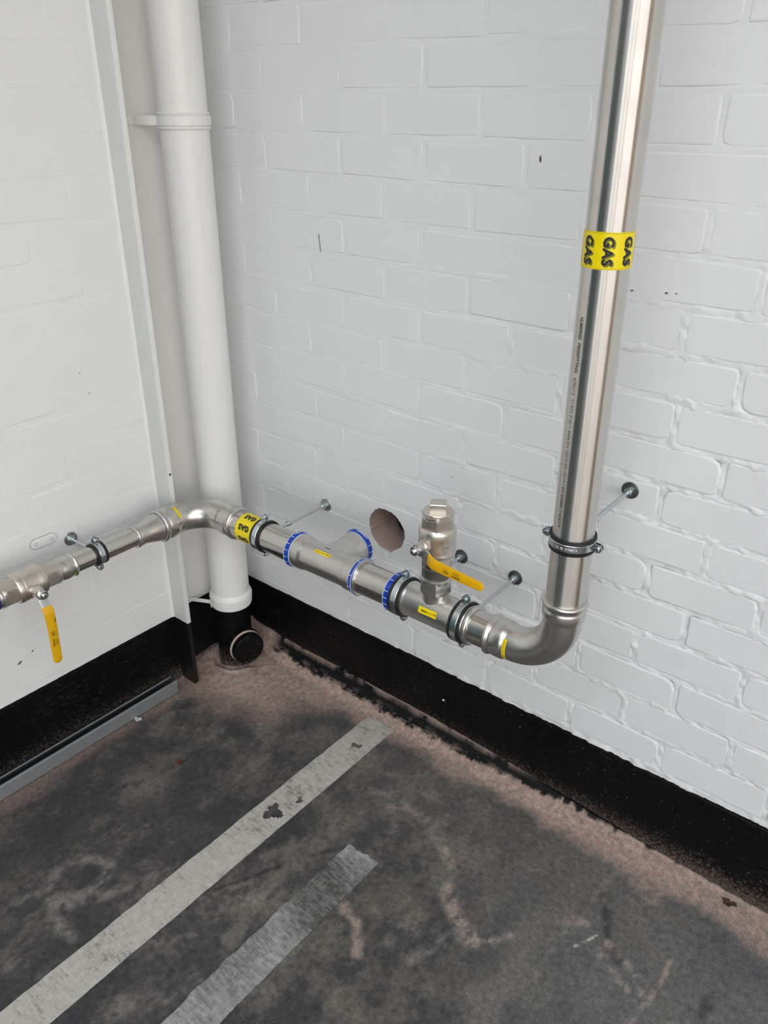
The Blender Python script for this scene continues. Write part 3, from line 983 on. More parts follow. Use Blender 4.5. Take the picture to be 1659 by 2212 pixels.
# ragged black paint brushed down over the fillet
br = fbm(fx * 55, fy * 16, 121, 5, 0.7)
low_edge = -(0.006 + 0.036 * sstep(1.55, 0.7, fx)) + 0.030 * (br - 0.5)
blk = sstep(-0.004, 0.004, fy - low_edge)
scr = sstep(0.50, 0.62, fbm(fx * 26, fy * 110, 123, 5, 0.75)) * sstep(-0.018, -0.048, fy)
blk = blk * (1 - 0.75 * scr)
led = sstep(-0.016 + 0.010 * (fbm(fx * 30, fy * 0 + 1.7, 125, 3) - 0.5), -0.011, fy) * sstep(1.25, 0.95, fx + 0.3 * (fbm(fx * 6, fy * 0, 127, 2) - 0.5))
led = led * sstep(0.32, 0.45, fbm(fx * 16, fy * 30, 129, 4))
blk = blk * (1 - 0.9 * led) * sstep(0.10, 0.16, fx)
col = blend(col, blk, (11, 11, 12))
# outside the fine sheet the floor carries on, plain
floor = grid_mesh('floor', np.stack([fx, fy, fz], 1), len(fxs), len(fys), 'floor', kind='structure', cols=col)
def big_floor():
    x0, x1, y0, y1 = -0.02, 2.3, -1.7, 0.0
    X0, X1, Y0, Y1 = -8, 14, -16, 6
    z = -0.002
    V = [(x0, Y0, z), (X1, Y0, z), (X1, y0, z), (x0, y0, z), (x1, y0, z), (X1, Y1, z), (x1, Y1, z), (X0, Y0, z), (X0, Y1, z), (x0, Y1, z), (x1, 0.3, z), (x0, 0.3, z)]
    F = [[0, 1, 2, 4, 3], [4, 2, 5, 6], [7, 0, 9, 8], [11, 10, 6, 9]]
    me = bpy.data.meshes.new('floor'); me.from_pydata(V, [], F); me.update()
    at = me.color_attributes.new('stain', 'FLOAT_COLOR', 'POINT')
    for d in at.data: d.color = lin((92, 88, 86)) + (1,)
    return link('floor_extension', me, 'floor', floor, sharp=None)
big_floor()

# painted bay lines
def line_strip(name, x0, x1, ytop, ybot, mat, label, jag, seed, chip=None):
    n = 260
    t = np.linspace(0, 1, n); yy = ytop + (ybot - ytop) * t
    m = 24
    P = []
    for i, y in enumerate(yy):
        l = x0 + jag * (fbm(np.array([y * 26.0]), np.array([seed]), 201, 4)[0] - 0.5) * 2
        r = x1 + jag * 0.6 * (fbm(np.array([y * 26.0]), np.array([seed + 9.0]), 203, 4)[0] - 0.5) * 2
        for j in range(m):
            x = l + (r - l) * j / (m - 1)
            yo = 0.02 * (fbm(np.array([x * 45.0]), np.array([seed + 3.0]), 205, 3)[0] - 0.5) if i == 0 else 0
            P.append((x, y + yo, 0.0011))
    P = np.array(P)
    P[:, 2] += np.interp(P[:, 1], [-0.09, -0.05], [0.0, 0.0]) + 0.0003
    keep = np.ones(len(P), bool)
    if chip:
        for cx_, cy_, cr in chip:
            a = np.arctan2(P[:, 1] - cy_, P[:, 0] - cx_)
            keep &= np.hypot(P[:, 0] - cx_, (P[:, 1] - cy_) * 0.9) > cr * (1 + 0.35 * np.sin(3 * a + 1) + 0.15 * np.sin(7 * a))
    return grid_mesh(name, P, m, n, mat, keep, floor, label=label)
line_strip('painted_line', 0.572, 0.668, -0.072, -1.5, 'line', 'broad scuffed white line with a dark chip', 0.0022, 3.0,
           [(0.619, -0.502, 0.017), (0.632, -0.497, 0.008), (0.643, -0.43, 0.005), (0.62, -0.19, 0.006), (0.635, -0.185, 0.004)])
line_strip('painted_line', 0.832, 0.924, -0.452, -1.5, 'line_worn', 'short faded grey line', 0.006, 11.0)

# small litter on the floor
def scrap(name, label, cat, c, r, mat, seed, curl=0.004, n=9):
    rn = random.Random(seed)
    o = thing(name, label, cat, (c[0], c[1], 0.001))
    V = []; F = []
    for lay in (0.0, 0.0009):
        V.append((c[0], c[1], 0.002 + curl * 0.2 + lay))
        for k in range(n):
            a = 2 * PI * k / n
            rr_ = r * rn.uniform(0.45, 1.1)
            V.append((c[0] + rr_ * math.cos(a) * 1.3, c[1] + rr_ * math.sin(a) * 0.8, 0.001 + curl * rn.random() + lay))
    m = n + 1
    for k in range(n):
        k2 = (k + 1) % n
        F += [[0, 1 + k2, 1 + k], [m, m + 1 + k, m + 1 + k2], [1 + k, 1 + k2, m + 1 + k2, m + 1 + k]]
    part('blade', fix((V, F)), mat, o, sharp=None)
    return o
scrap('paper_scrap', 'small white paper scrap on the floor beside the strut channel', 'scrap', (0.067, -0.512), 0.011, 'paper', 3, 0.006)
scrap('dead_leaf', 'tiny dried red leaf on the dark floor left of the painted line', 'leaf', (0.296, -0.544), 0.008, 'leaf_red', 4, 0.006)
scrap('dead_leaf', 'brown curled leaf near the skirting at the right edge', 'leaf', (1.6, -0.032), 0.015, 'leaf_brown', 6, 0.006)


# ------------------------------------------------------------------ steel column in the corner
sc_ = thing('steel_column', 'white steel column in the corner with black painted foot', 'column', (0.02, -0.297, 0))
part('flange', box(-0.03, 0.0654, -0.303, -0.2905, -0.004, RZ, 0.0006), 'column', sc_)
part('flange_edge', box(0.0650, 0.0664, -0.3032, -0.2898, -0.004, RZ, 0.0004), 'column_web', sc_, 'paler narrow front edge')
part('web', box(-0.035, -0.02, -0.2905, 0.004, -0.004, RZ), 'column_web', sc_)
fb = Fr((0.0664, -0.2968, 0.7085), (1, 0, 0), (0, 1, 0))
part('bolt_hole', lathe(fb, [(-0.0004, 0.0034), (0.0004, 0.0034)], 14), 'dark', sc_, 'small dark drilled hole in the edge')
# caulk bead where brickwork meets the flange
V = []; F = []
nz = 260
for i in range(nz):
    z = HB + (2.1 - HB) * i / (nz - 1)
    wv = 0.003 + 0.0045 * float(fbm(np.array([z * 40.0]), np.array([0.5]), 301, 3)[0]) 
    wx = 0.002 + 0.005 * float(fbm(np.array([z * 55.0]), np.array([7.5]), 303, 3)[0])
    V += [(-0.004, -0.3025, z), (wx, -0.3028, z), (wx * 0.6, -0.303 - wv * 0.6, z), (-0.001, -0.304 - wv * 1.6, z)]
for i in range(nz - 1):
    for k in range(3):
        F.append([i * 4 + k, i * 4 + k + 1, (i + 1) * 4 + k + 1, (i + 1) * 4 + k])
part('filler_bead', fix((V, F)), 'brick_left', wall_left, 'ragged painted filler along the column', sharp=None)

# ------------------------------------------------------------------ downpipe
DX, DY, DR = 0.074, -0.139, 0.0572
fd = Fr((DX, DY, 0), (0, 0, 1), (1, 0, 0))
dn_ = thing('downpipe', 'white painted cast iron downpipe with black foot in the corner', 'pipe', (DX, DY, 0))
part('pipe', lathe(fd, [(0.24, DR), (2.6, DR)], 72, cap=False), 'white_gloss', dn_)
part('socket', lathe(fd, [(0.224, 0.0565), (0.226, 0.0615), (0.2325, 0.0632), (0.2345, 0.0632), (0.2352, 0.0612), (0.2372, 0.0612), (0.2380, 0.0634), (0.2440, 0.0640), (0.2448, 0.0625), (0.2468, 0.0625), (0.2476, 0.0645), (0.256, 0.0652), (0.262, 0.0640), (0.268, 0.0612), (0.273, 0.0580), (0.276, 0.0565)], 72), 'white_gloss', dn_)
part('base_pipe', lathe(fd, [(-0.01, 0.0545), (0.014, 0.0545), (0.018, 0.0535), (0.228, 0.0545)], 64), 'black', dn_, 'black painted foot')
fa = Fr((DX, DY, 0.098), (0.95, -0.22, 0.0), (0, 0, 1))
ac = part('access_cap', lathe(fa, [(0.02, 0.049), (0.050, 0.050), (0.054, 0.0555), (0.062, 0.0560), (0.066, 0.0545), (0.067, 0.0490), (0.073, 0.0490), (0.0745, 0.0505), (0.092, 0.0500), (0.096, 0.047), (0.0965, 0.0)], 48, cap=False), 'black', dn_, 'round black access cap')
part('rim_dust', ringband(fa, [(0.0672, 0.0490), (0.0728, 0.0490), (0.0728, 0.0500), (0.0672, 0.0530)], 48), 'core', ac, 'pinkish dust in the cap groove')
st_ = part('strap_collar', lathe(fd, [(1.549, DR), (1.5495, 0.0612), (1.552, 0.0622), (1.5545, 0.0612), (1.556, 0.0600), (1.578, 0.0600), (1.580, 0.0612), (1.5825, 0.0622), (1.585, 0.0612), (1.5855, DR)], 72, cap=False), 'white_gloss', dn_)
# strap: arc round the front then straight to the column web
arc = []
a_end = math.atan2(-1, 0.25)
pts = []
tan_a = -2.05
for k in range(40):
    a = 0.9 + (tan_a - 0.9) * k / 39
    pts.append((DX + 0.0622 * math.cos(a), DY + 0.0622 * math.sin(a)))
pts += [(0.012, -0.2075), (-0.006, -0.2125), (-0.0175, -0.2150), (-0.0190, -0.2250), (-0.0190, -0.2420)]
V = []; F = []
for i, (x, y) in enumerate(pts):
    a = pts[max(i - 1, 0)]; b = pts[min(i + 1, len(pts) - 1)]
    tx, ty = b[0] - a[0], b[1] - a[1]; L = math.hypot(tx, ty)
    nx_, ny_ = -ty / L * 0.0014, tx / L * 0.0014
    zl, zh = (1.5575, 1.5775)
    V += [(x - nx_, y - ny_, zl), (x + nx_, y + ny_, zl), (x + nx_, y + ny_, zh), (x - nx_, y - ny_, zh)]
for i in range(len(pts) - 1):
    for k in range(4):
        F.append([i * 4 + k, i * 4 + (k + 1) % 4, (i + 1) * 4 + (k + 1) % 4, (i + 1) * 4 + k])
F.append([0, 1, 2, 3]); e = (len(pts) - 1) * 4; F.append([e + 3, e + 2, e + 1, e])
part('strap', fix((V, F)), 'white_gloss', dn_)
fh = Fr((-0.018, -0.232, 1.5675), (1, 0, 0), (0, 1, 0))
part('strap_bolt', hexnut(fh, 0.0, 0.006, 0.0085, 0.3), 'white_gloss', dn_)
# lower strap at the socket
pts = [(-0.02, -0.235, 0.240), (-0.010, -0.222, 0.240), (0.012, -0.205, 0.236), (0.032, -0.190, 0.233), (0.052, -0.200, 0.231)]
V = []; F = []
for (x, y, z) in pts:
    V += [(x, y - 0.001, z - 0.006), (x, y + 0.002, z - 0.006), (x, y + 0.002, z + 0.006), (x, y - 0.001, z + 0.006)]
for i in range(len(pts) - 1):
    for k in range(4):
        F.append([i * 4 + k, i * 4 + (k + 1) % 4, (i + 1) * 4 + (k + 1) % 4, (i + 1) * 4 + k])
F.append([0, 1, 2, 3]); e = (len(pts) - 1) * 4; F.append([e + 3, e + 2, e + 1, e])
part('lower_strap', fix((V, F)), 'white_gloss', dn_)

# ------------------------------------------------------------------ the gas pipework
PR = 0.03805
YB = -0.2448
SL = 0.0095
def zb(x): return 0.6060 + SL * (x - 0.28)
AX = Vector((1, 0, SL)).normalized()
FB = Fr((0, YB, zb(0)), AX, (0, 0, 1))        # back run: angle 0 = top, +90 deg = front
XL, ZL = 0.12, 0.6060
FL = Fr((XL, 0, ZL), (0, -1, 0), (0, 0, 1))   # left run: t = -y ; V = A x U = (-1,0,0)... angle -90 deg = room side
XV = 1.2195
FV = Fr((XV, YB, 0), (0, 0, 1), (1, 0, 0))    # riser: angle -90 deg faces the room

def gas_tape(pipe, fr, r, t0, t1, mode, angs, size):
    tp = part('warning_tape', ringband(fr, [(t0, r + 0.0002), (t1, r + 0.0002), (t1, r + 0.0006), (t0, r + 0.0006)], 72), 'yellow', pipe, 'yellow band printed GAS')
    for a in angs:
        sh = text_on(fr, r + 0.00075, (t0 + t1) / 2, a, 'GAS', size, mode, 0.0009, 0.0, 1.10, dt=-0.0022 if mode == 'down' else 0.0018, da=0.065)
        part('letter_shadow', sh, 'ink_olive', tp, sharp=None)
        tx = text_on(fr, r + 0.00095, (t0 + t1) / 2, a, 'GAS', size, mode, 0.0009, 0.0, 1.10)
        part('lettering', tx, 'ink', tp, sharp=None)
    for t in (t0 + 0.0016, t1 - 0.0016):
        part('edge_line', ringband(fr, [(t - 0.0002, r + 0.0006), (t + 0.0002, r + 0.0006), (t + 0.0002, r + 0.0008), (t - 0.0002, r + 0.0008)], 72), 'ink_brown', tp)
    return tp

# riser
rp = thing('gas_pipe', 'tall vertical stainless steel gas pipe with printed lettering', 'pipe', (XV, YB, 0.74), 'stainless gas pipes')
part('tube', lathe(FV, [(0.7640, PR), (2.6, PR)], 96, cap=False), 'pipe', rp)
gas_tape(rp, FV, PR, 1.3815, 1.4365, 'down', [math.radians(-65.5 + d) for d in (-98, -49, 0, 49, 98, 147, 196)], 0.0215)
def fit_text(fr, r, ta, tb, a0, s, size, bold):
    bm = text2d(s, size, bold)
    x0 = min(v.co.x for v in bm.verts); x1 = max(v.co.x for v in bm.verts)
    k = (ta - tb) / (x1 - x0)
    cut(bm, 1, 0.0025)
    return wrap(bm, lambda x, y: fr.p((ta + tb) / 2 - (x - (x0 + x1) / 2) * k, r, a0 + y / r))
AP = math.radians(-110.50)
part('lettering', fit_text(FV, PR + 0.0002, 1.3055, 1.2696, AP, 'NUMEPRESS', 0.0092, 0.00025), 'ink_faint', rp, 'black printed pipe lettering', sharp=None)
part('lettering', fit_text(FV, PR + 0.0002, 1.2639, 1.2145, AP, 'PRESSFITTING', 0.0092, 0.00025), 'ink_faint', rp, 'black printed pipe lettering', sharp=None)
part('lettering', fit_text(FV, PR + 0.0002, 1.2058, 1.1761, AP, '\u00f876x1.5', 0.0092, 0), 'ink_faint', rp, 'black printed pipe lettering', sharp=None)
part('lettering', fit_text(FV, PR + 0.0002, 1.1685, 1.0560, AP, 'U AISI 316L/1.4404 EN 10312', 0.0092, 0), 'ink_faint', rp, 'black printed pipe lettering', sharp=None)
part('lettering', fit_text(FV, PR + 0.0002, 1.0525, 1.0106, AP, 'EN 10217-7', 0.0092, 0), 'ink_faint', rp, 'black printed pipe lettering', sharp=None)
part('lettering', fit_text(FV, PR + 0.0002, 1.0080, 0.9668, AP, '07.20886', 0.0092, 0.0001), 'ink_faint', rp, 'black printed pipe lettering', sharp=None)
part('lettering', fit_text(FV, PR + 0.0002, 0.9639, 0.9285, AP, 'C-636374', 0.0092, 0.0001), 'ink_faint', rp, 'black printed pipe lettering', sharp=None)


def socket_prof(flip=False, r0=PR, L=0.046, bead=0.0448):
    """(distance from open end, radius)"""
    return [(0.0, r0 + 0.0012), (0.0008, r0 + 0.0042), (0.0028, bead - 0.0006), (0.0052, bead), (0.0076, bead - 0.0006), (0.0098, r0 + 0.0040), (0.0112, r0 + 0.0026),
            (0.0170, r0 + 0.0022), (0.0185, r0 + 0.0030), (0.0215, r0 + 0.0040), (L - 0.014, r0 + 0.0040), (L - 0.009, r0 + 0.0032), (L - 0.006, r0 + 0.0014), (L - 0.004, r0 + 0.0006), (L, r0 + 0.0004)]

def elbow(P0, d0, d1, Rc, L0, L1, narc=28):
    """socketed 90 degree bend: P0 = intersection of the two axes, d0 incoming direction, d1 outgoing"""
    d0 = Vector(d0).normalized(); d1 = Vector(d1).normalized(); P0 = Vector(P0)
    st = []
    s0 = P0 - d0 * (Rc + L0)
    for d, r in socket_prof(L=L0): st.append((s0 + d0 * d, d0, r))
    c = P0 - d0 * Rc + d1 * Rc
    for k in range(1, narc):
        a = PI / 2 * k / narc
        st.append((c - d1 * Rc * math.cos(a) + d0 * Rc * math.sin(a), d0 * math.cos(a) + d1 * math.sin(a), PR + 0.0004))
    e0 = P0 + d1 * (Rc + L1)
    for d, r in reversed(socket_prof(L=L1)): st.append((e0 - d1 * d, d1, r))
    return sweep(st, d0.cross(d1), 64)

# elbow at the foot of the riser
er = thing('pipe_elbow', 'stainless press elbow at the foot of the vertical pipe', 'elbow', (XV, YB, zb(XV)), 'stainless press elbows')
PE = (XV, YB, zb(XV))
part('bend', elbow(PE, AX, (0, 0, 1), 0.104, 0.052, 0.046), 'fitting', er, sharp=50)
st1 = part('sticker', patch_on(FB, PR + 0.0010, 1.1122, 1.1202, math.radians(52), math.radians(128)), 'sticker', er, 'small yellow printed sticker')
def ring_text(fr, r, t0, a_c, s, span, size, mode, bold=0.0):
    bm = text2d(s, size, bold)
    x0 = min(v.co.x for v in bm.verts); x1 = max(v.co.x for v in bm.verts)
    k = span / ((x1 - x0) / r)
    cut(bm, 0, (x1 - x0) / 30)
    sg = 1 if mode == 'ring' else -1
    return wrap(bm, lambda x, y: fr.p(t0 + y * sg, r, a_c + sg * x / r * k))
part('lettering', ring_text(FB, PR + 0.0015, 1.1162, math.radians(90), 'Mapress  10 bar GT/5 PN5', 1.15, 0.0048, 'ring_back'), 'ink_brown', st1, sharp=None)

# elbow in the corner
el = thing('pipe_elbow', 'stainless press elbow turning the gas pipe round the corner, in front of the white downpipe', 'elbow', (XL, YB, ZL), 'stainless press elbows')
part('bend', elbow((XL, YB, ZL), (0, 1, 0), AX, 0.096, 0.052, 0.060), 'fitting', el, sharp=50)
st2 = part('sticker', patch_on(FL, PR + 0.0009, 0.3375, 0.3445, math.radians(-62), math.radians(-2)), 'sticker', el, 'small yellow printed sticker')
part('lettering', ring_text(FL, PR + 0.0013, 0.341, math.radians(-32), 'Mapress  GT/5 PN5', 0.9, 0.0045, 'ring_back'), 'ink_brown', st2, sharp=None)

# back run tube pieces
p1 = thing('gas_pipe', 'short stainless pipe with yellow tape between corner elbow and first tee', 'pipe', (0.38, YB, zb(0.38)), 'stainless gas pipes')
part('tube', lathe(FB, [(0.2755, PR), (0.4876, PR)], 64), 'pipe_x', p1)
gas_tape(p1, FB, PR, 0.2990, 0.3590, 'flip', [math.radians(56 + d) for d in (-98, -49, 0, 49, 98, 147, 196)], 0.0190)
p2 = thing('gas_pipe', 'bare stainless pipe piece between the two tees', 'pipe', (0.757, YB, zb(0.757)), 'stainless gas pipes')
part('tube', lathe(FB, [(0.7114, PR), (0.8036, PR)], 64), 'pipe_x', p2)
p3 = thing('gas_pipe', 'very short stainless pipe piece between valve tee and lower elbow', 'pipe', (1.04, YB, zb(1.04)), 'stainless gas pipes')
part('tube', lathe(FB, [(1.0236, PR), (1.0640, PR)], 64), 'pipe_x', p3)

def blue_collar(par, fr, t, sgn, r, ticks=(), txts=(), w=0.0150):
    """printed press indicator film: t = the outer rim, sgn = direction inward"""
    c = part('press_indicator', ringband(fr, [(t, r - 0.0030), (t, r + 0.0006), (t + sgn * 0.002, r + 0.0015), (t + sgn * w * 0.6, r + 0.0006), (t + sgn * w, r - 0.0016), (t + sgn * w, r - 0.0045)], 72), 'blue', par, 'blue printed film ring')
    for tt, rr_ in ((t + sgn * 0.0012, r + 0.00155), (t + sgn * (w - 0.0004), r - 0.0013)):
        part('white_edge', ringband(fr, [(tt - 0.0005, rr_ - 0.001), (tt + 0.0005, rr_ - 0.001), (tt + 0.0005, rr_ + 0.0003), (tt - 0.0005, rr_ + 0.0003)], 72), 'blue_white', c)
    for a in ticks:
        a = math.radians(a)
        part('tick', patch_on(fr, r + 0.0016, t + sgn * 0.0020, t + sgn * w * 0.85, a - 0.016, a + 0.016, 2), 'blue_white', c)
    for (s, a, span, mode) in txts:
        part('lettering', ring_text(fr, r + 0.0021, t + sgn * 0.0068, math.radians(a), s, span, 0.0085, mode, 0.0002), 'blue_white', c, sharp=None)
    return c

# tee with the branch towards the hole
te = thing('pipe_tee', 'stainless tee with blue film rings and open branch facing the wall hole', 'tee', (0.598, YB, zb(0.598)))
TR = 0.0391
prof = [(0.487, PR + 0.0008), (0.4872, 0.0432), (0.490, 0.0448), (0.4955, 0.0440), (0.499, 0.0424), (0.524, 0.0424), (0.527, 0.0421), (0.5305, 0.0408), (0.534, 0.0394), (0.538, TR),
        (0.661, TR), (0.665, 0.0394), (0.6685, 0.0408), (0.672, 0.0421), (0.675, 0.0424), (0.700, 0.0424), (0.7035, 0.0440), (0.709, 0.0448), (0.7118, 0.0432), (0.712, PR + 0.0008)]
part('body', lathe(FB, prof, 72), 'fitting', te, sharp=50)
FT = Fr((0.598, YB, zb(0.598)), (0, 1, 0), (0, 0, 1))
part('branch', lathe(FT, [(0.0, 0.0405), (0.030, 0.0402), (0.050, 0.0392), (0.066, 0.0388), (0.070, 0.0396), (0.074, 0.0414), (0.098, 0.0418), (0.103, 0.0440), (0.108, 0.0446), (0.112, 0.0430), (0.112, 0.0385), (0.080, 0.0385)], 64, cap=False), 'fitting', te)
blue_collar(te, FB, 0.487, 1, 0.0448, [20, 45, 66, 88, 108, 128, 150, -5], [('76.1', -6, 0.42, 'ring_back')])
blue_collar(te, FB, 0.7085, -1, 0.0448, [10, 60, 95, 130], (), 0.0120)
blue_collar(te, FT, 0.111, -1, 0.0448, [-30, 66, 88, 110], [('GEBERIT', 22, 0.80, 'ring')])
s3 = part('sticker', patch_on(FB, TR + 0.0004, 0.572, 0.6215, math.radians(23), math.radians(36), 5), 'sticker', te, 'narrow yellow printed sticker')
def line_text(fr, r, tc_, span, a0, s, size, bold, flip=False):
    bm = text2d(s, size, bold)
    x0 = min(v.co.x for v in bm.verts); x1 = max(v.co.x for v in bm.verts)
    k = span / (x1 - x0); sg = -1 if flip else 1
    return wrap(bm, lambda x, y: fr.p(tc_ + sg * (x - (x0 + x1) / 2) * k, r, a0 - sg * y / r))
part('lettering', line_text(FB, TR + 0.0009, 0.5968, 0.044, math.radians(29.5), 'Mapress  10 bar  GT/5 PN5', 0.0052, 0.0001, True), 'ink_brown', s3, sharp=None)

# tee that carries the valve
XT = 0.9165
tv = thing('pipe_tee', 'stainless tee carrying the upright valve, yellow sticker below it', 'tee', (XT, YB, zb(XT)))
prof = [(0.8030, PR + 0.0008), (0.8032, 0.0432), (0.806, 0.0448), (0.812, 0.0440), (0.816, 0.0420), (0.846, 0.0420), (0.849, 0.0418), (0.8525, 0.0406), (0.856, 0.0395),
        (0.974, 0.0395), (0.982, 0.0410), (0.986, 0.0418), (1.0085, 0.0418), (1.0105, 0.0405), (1.0125, 0.0422), (1.0145, 0.0445), (1.018, 0.0452), (1.0215, 0.0445), (1.024, 0.0425), (1.0242, PR + 0.0008)]
part('body', lathe(FB, prof, 72), 'fitting', tv, sharp=50)
FVv = Fr((XT, YB, 0), (0, 0, 1), (1, 0, 0))
part('branch', lathe(FVv, [(0.615, 0.0300), (0.640, 0.0298), (0.645, 0.0305), (0.648, 0.0300), (0.653, 0.0306), (0.664, 0.0320), (0.672, 0.0330)], 56), 'fitting', tv)
nutv = part('union_nut', merge(hexnut(FVv, 0.662, 0.698, 0.0375, 0.10), lathe(FVv, [(0.690, 0.0345), (0.6965, 0.0355), (0.7005, 0.0350), (0.7015, 0.0325)], 48)), 'fitting', tv, sharp=14)
blue_collar(tv, FB, 0.8030, 1, 0.0448, [25, 60, 80, 100, 118, 135, 0], ())
s4 = part('sticker', patch_on(FB, 0.0400, 0.8995, 0.9475, math.radians(61), math.radians(83), 6), 'sticker', tv, 'yellow printed sticker')
part('lettering', line_text(FB, 0.0406, 0.9155, 0.0155, math.radians(72), 'Mapress', 0.0062, 0.0002), 'ink', s4, sharp=None)
part('lettering', line_text(FB, 0.0406, 0.9335, 0.0185, math.radians(72), '10 bar GT/5', 0.0056, 0.0), 'ink_brown', s4, sharp=None)
part('lettering', line_text(FB, 0.0406, 0.9445, 0.0045, math.radians(72), 'PN5', 0.0052, 0.0002), 'ink', s4, sharp=None)

# ---- valve levers
def lever(pts, width, thick, Wd, seg=12, round_tip=True):
    """pts: (pos, width scale, thick scale) path; Wd = width direction"""
    Wd = Vector(Wd).normalized()
    V = []; F = []
    n = len(pts)
    for i, (p, ws, ts) in enumerate(pts):
        p = Vector(p)
        a = Vector(pts[max(i - 1, 0)][0]); b = Vector(pts[min(i + 1, n - 1)][0])
        T = (b - a).normalized()
        w_ = (Wd - T * Wd.dot(T)).normalized()
        Nn = T.cross(w_)
        hw = width / 2 * ws; ht = thick / 2 * ts
        rc = min(hw, ht) * 0.8
        for k in range(4):
            cu = (hw - rc) * (1 if k in (0, 3) else -1); cv = (ht - rc) * (1 if k in (0, 1) else -1)
            for j in range(3):
                an = PI / 2 * k + PI / 4 * j
                V.append(p + w_ * (cu + rc * math.cos(an)) + Nn * (cv + rc * math.sin(an)))
    for i in range(n - 1):
        for k in range(12):
            F.append([i * 12 + k, i * 12 + (k + 1) % 12, (i + 1) * 12 + (k + 1) % 12, (i + 1) * 12 + k])
    F.append(list(range(12))); F.append([(n - 1) * 12 + k for k in range(12)])
    return fix((V, F))

def interp_path(P, n):
    """Catmull-Rom through points"""
    P = [Vector(p) for p in P]
    Q = [P[0] * 2 - P[1]] + P + [P[-1] * 2 - P[-2]]
    out = []
    m = len(P) - 1
    for i in range(n):
        u = i / (n - 1) * m; k = min(int(u), m - 1); t = u - k
        a, b, c, d = Q[k:k + 4]
        out.append(0.5 * ((2 * b) + (c - a) * t + (2 * a - 5 * b + 4 * c - d) * t * t + (3 * b - a - 3 * c + d) * t ** 3))
    return out

def grip_path(P, w0, w1, tipr=0.0105, n=26):
    pts = interp_path(P, n)
    T = (pts[-1] - pts[-2]).normalized()
    L = sum((pts[i + 1] - pts[i]).length for i in range(n - 1))
    out = []
    s = 0
    for i, p in enumerate(pts):
        if i: s += (pts[i] - pts[i - 1]).length
        out.append((p, w0 + (w1 - w0) * s / L, 1.0))
    hw = w1
    for k in range(1, 8):
        a = PI / 2 * k / 7
        out.append((pts[-1] + T * tipr * math.sin(a), max(w1 * math.cos(a), 0.12), 1.0 - 0.35 * (k / 7) ** 3))
    return out

def grip_print(par, Oc, Rt, Up, Nn, flip_s=1.0):
    """lettering printed flat on the lever grip: Oc centre, Rt reading direction, Up, Nn outward"""
    Oc, Rt, Up, Nn = Vector(Oc), Vector(Rt).normalized(), Vector(Up).normalized(), Vector(Nn).normalized()
    Up = (Up - Rt * Up.dot(Rt)).normalized()
    def put(s, size, x, y, bold=0.0, lift=0.0003, sp=1.0):
        return wrap(text2d(s, size, bold, 0, sp), lambda a, b: Oc + Rt * (x + a) + Up * (y + b) + Nn * lift)
    def bar(x0, y0, x1, y1, wd, lift=0.0003):
        dx, dy = x1 - x0, y1 - y0; L = math.hypot(dx, dy); px, py = -dy / L * wd / 2, dx / L * wd / 2
        c = [(x0 + px, y0 + py), (x1 + px, y1 + py), (x1 - px, y1 - py), (x0 - px, y0 - py)]
        return ([Oc + Rt * x + Up * y + Nn * lift for x, y in c], [[0, 1, 2, 3]])
    d = 0.0068
    bars = [bar(d - 0.0, 0, 0, 0.0048, 0.0004), bar(0, 0.0048, -d, 0, 0.0004), bar(-d, 0, 0, -0.0048, 0.0004), bar(0, -0.0048, d, 0, 0.0004),
            bar(-0.0056, 0.0022, -0.0016, 0.0048, 0.0012), bar(0.0016, 0.0048, 0.0056, 0.0022, 0.0012)]
    mk = merge(put('EBP', 0.0046, 0, 0), *[(v, f) for v, f in bars])
    part('printed_emblem', mk, 'ink', par, sharp=None)
    xo = -0.0250
    fr_ = [bar(xo - 0.0078, -0.0006, xo + 0.0078, -0.0006, 0.0003), bar(xo - 0.0078, -0.0066, xo + 0.0078, -0.0066, 0.0003), bar(xo - 0.0078, -0.0006, xo - 0.0078, -0.0066, 0.0003), bar(xo + 0.0078, -0.0006, xo + 0.0078, -0.0066, 0.0003)]
    part('lettering', merge(put('pettinas', 0.0040, xo, -0.0036), put('TECNO B', 0.0047, xo, 0.0034, 0.0002, 0.0003, 1.05), *fr_), 'ink', par, sharp=None)

# ---- the upright valve
vv_ = thing('ball_valve', 'upright nickel ball valve with plugged top and yellow lever pointing right', 'valve', (XT, YB, 0.70))
BR = 0.0402
part('body', lathe(FVv, [(0.752, 0.0330), (0.7545, 0.0385), (0.758, BR), (0.762, BR + 0.0006), (0.764, BR), (0.7655, BR - 0.0006), (0.798, BR - 0.0004), (0.8005, BR), (0.812, BR), (0.817, 0.0385), (0.8205, 0.0350)], 72), 'nickel', vv_)
part('upper_hexagon', hexnut(FVv, 0.808, 0.851, 0.0365, 0.02), 'nickel', vv_, sharp=14)
part('lower_hexagon', hexnut(FVv, 0.724, 0.760, 0.0350, 0.02), 'nickel', vv_, sharp=14)
part('nipple', lathe(FVv, [(0.7005, 0.0312), (0.735, 0.0312)], 48), 'nipple', vv_, 'dark pipe nipple')
pg = part('plug', lathe(FVv, [(0.846, 0.0325), (0.8535, 0.0325), (0.8552, 0.0312), (0.8556, 0.0)], 48, cap=False), 'nickel', vv_)
sq = [(-0.0170, -0.0150), (0.0170, -0.0150), (0.0170, 0.0150), (-0.0170, 0.0150)]
fq = Fr((XT, YB, 0), (0, 0, 1), (math.cos(0.575), math.sin(0.575), 0))
part('square_head', prism(fq, sq, 0.853, 0.8740, 0.05), 'nickel', pg, sharp=10)
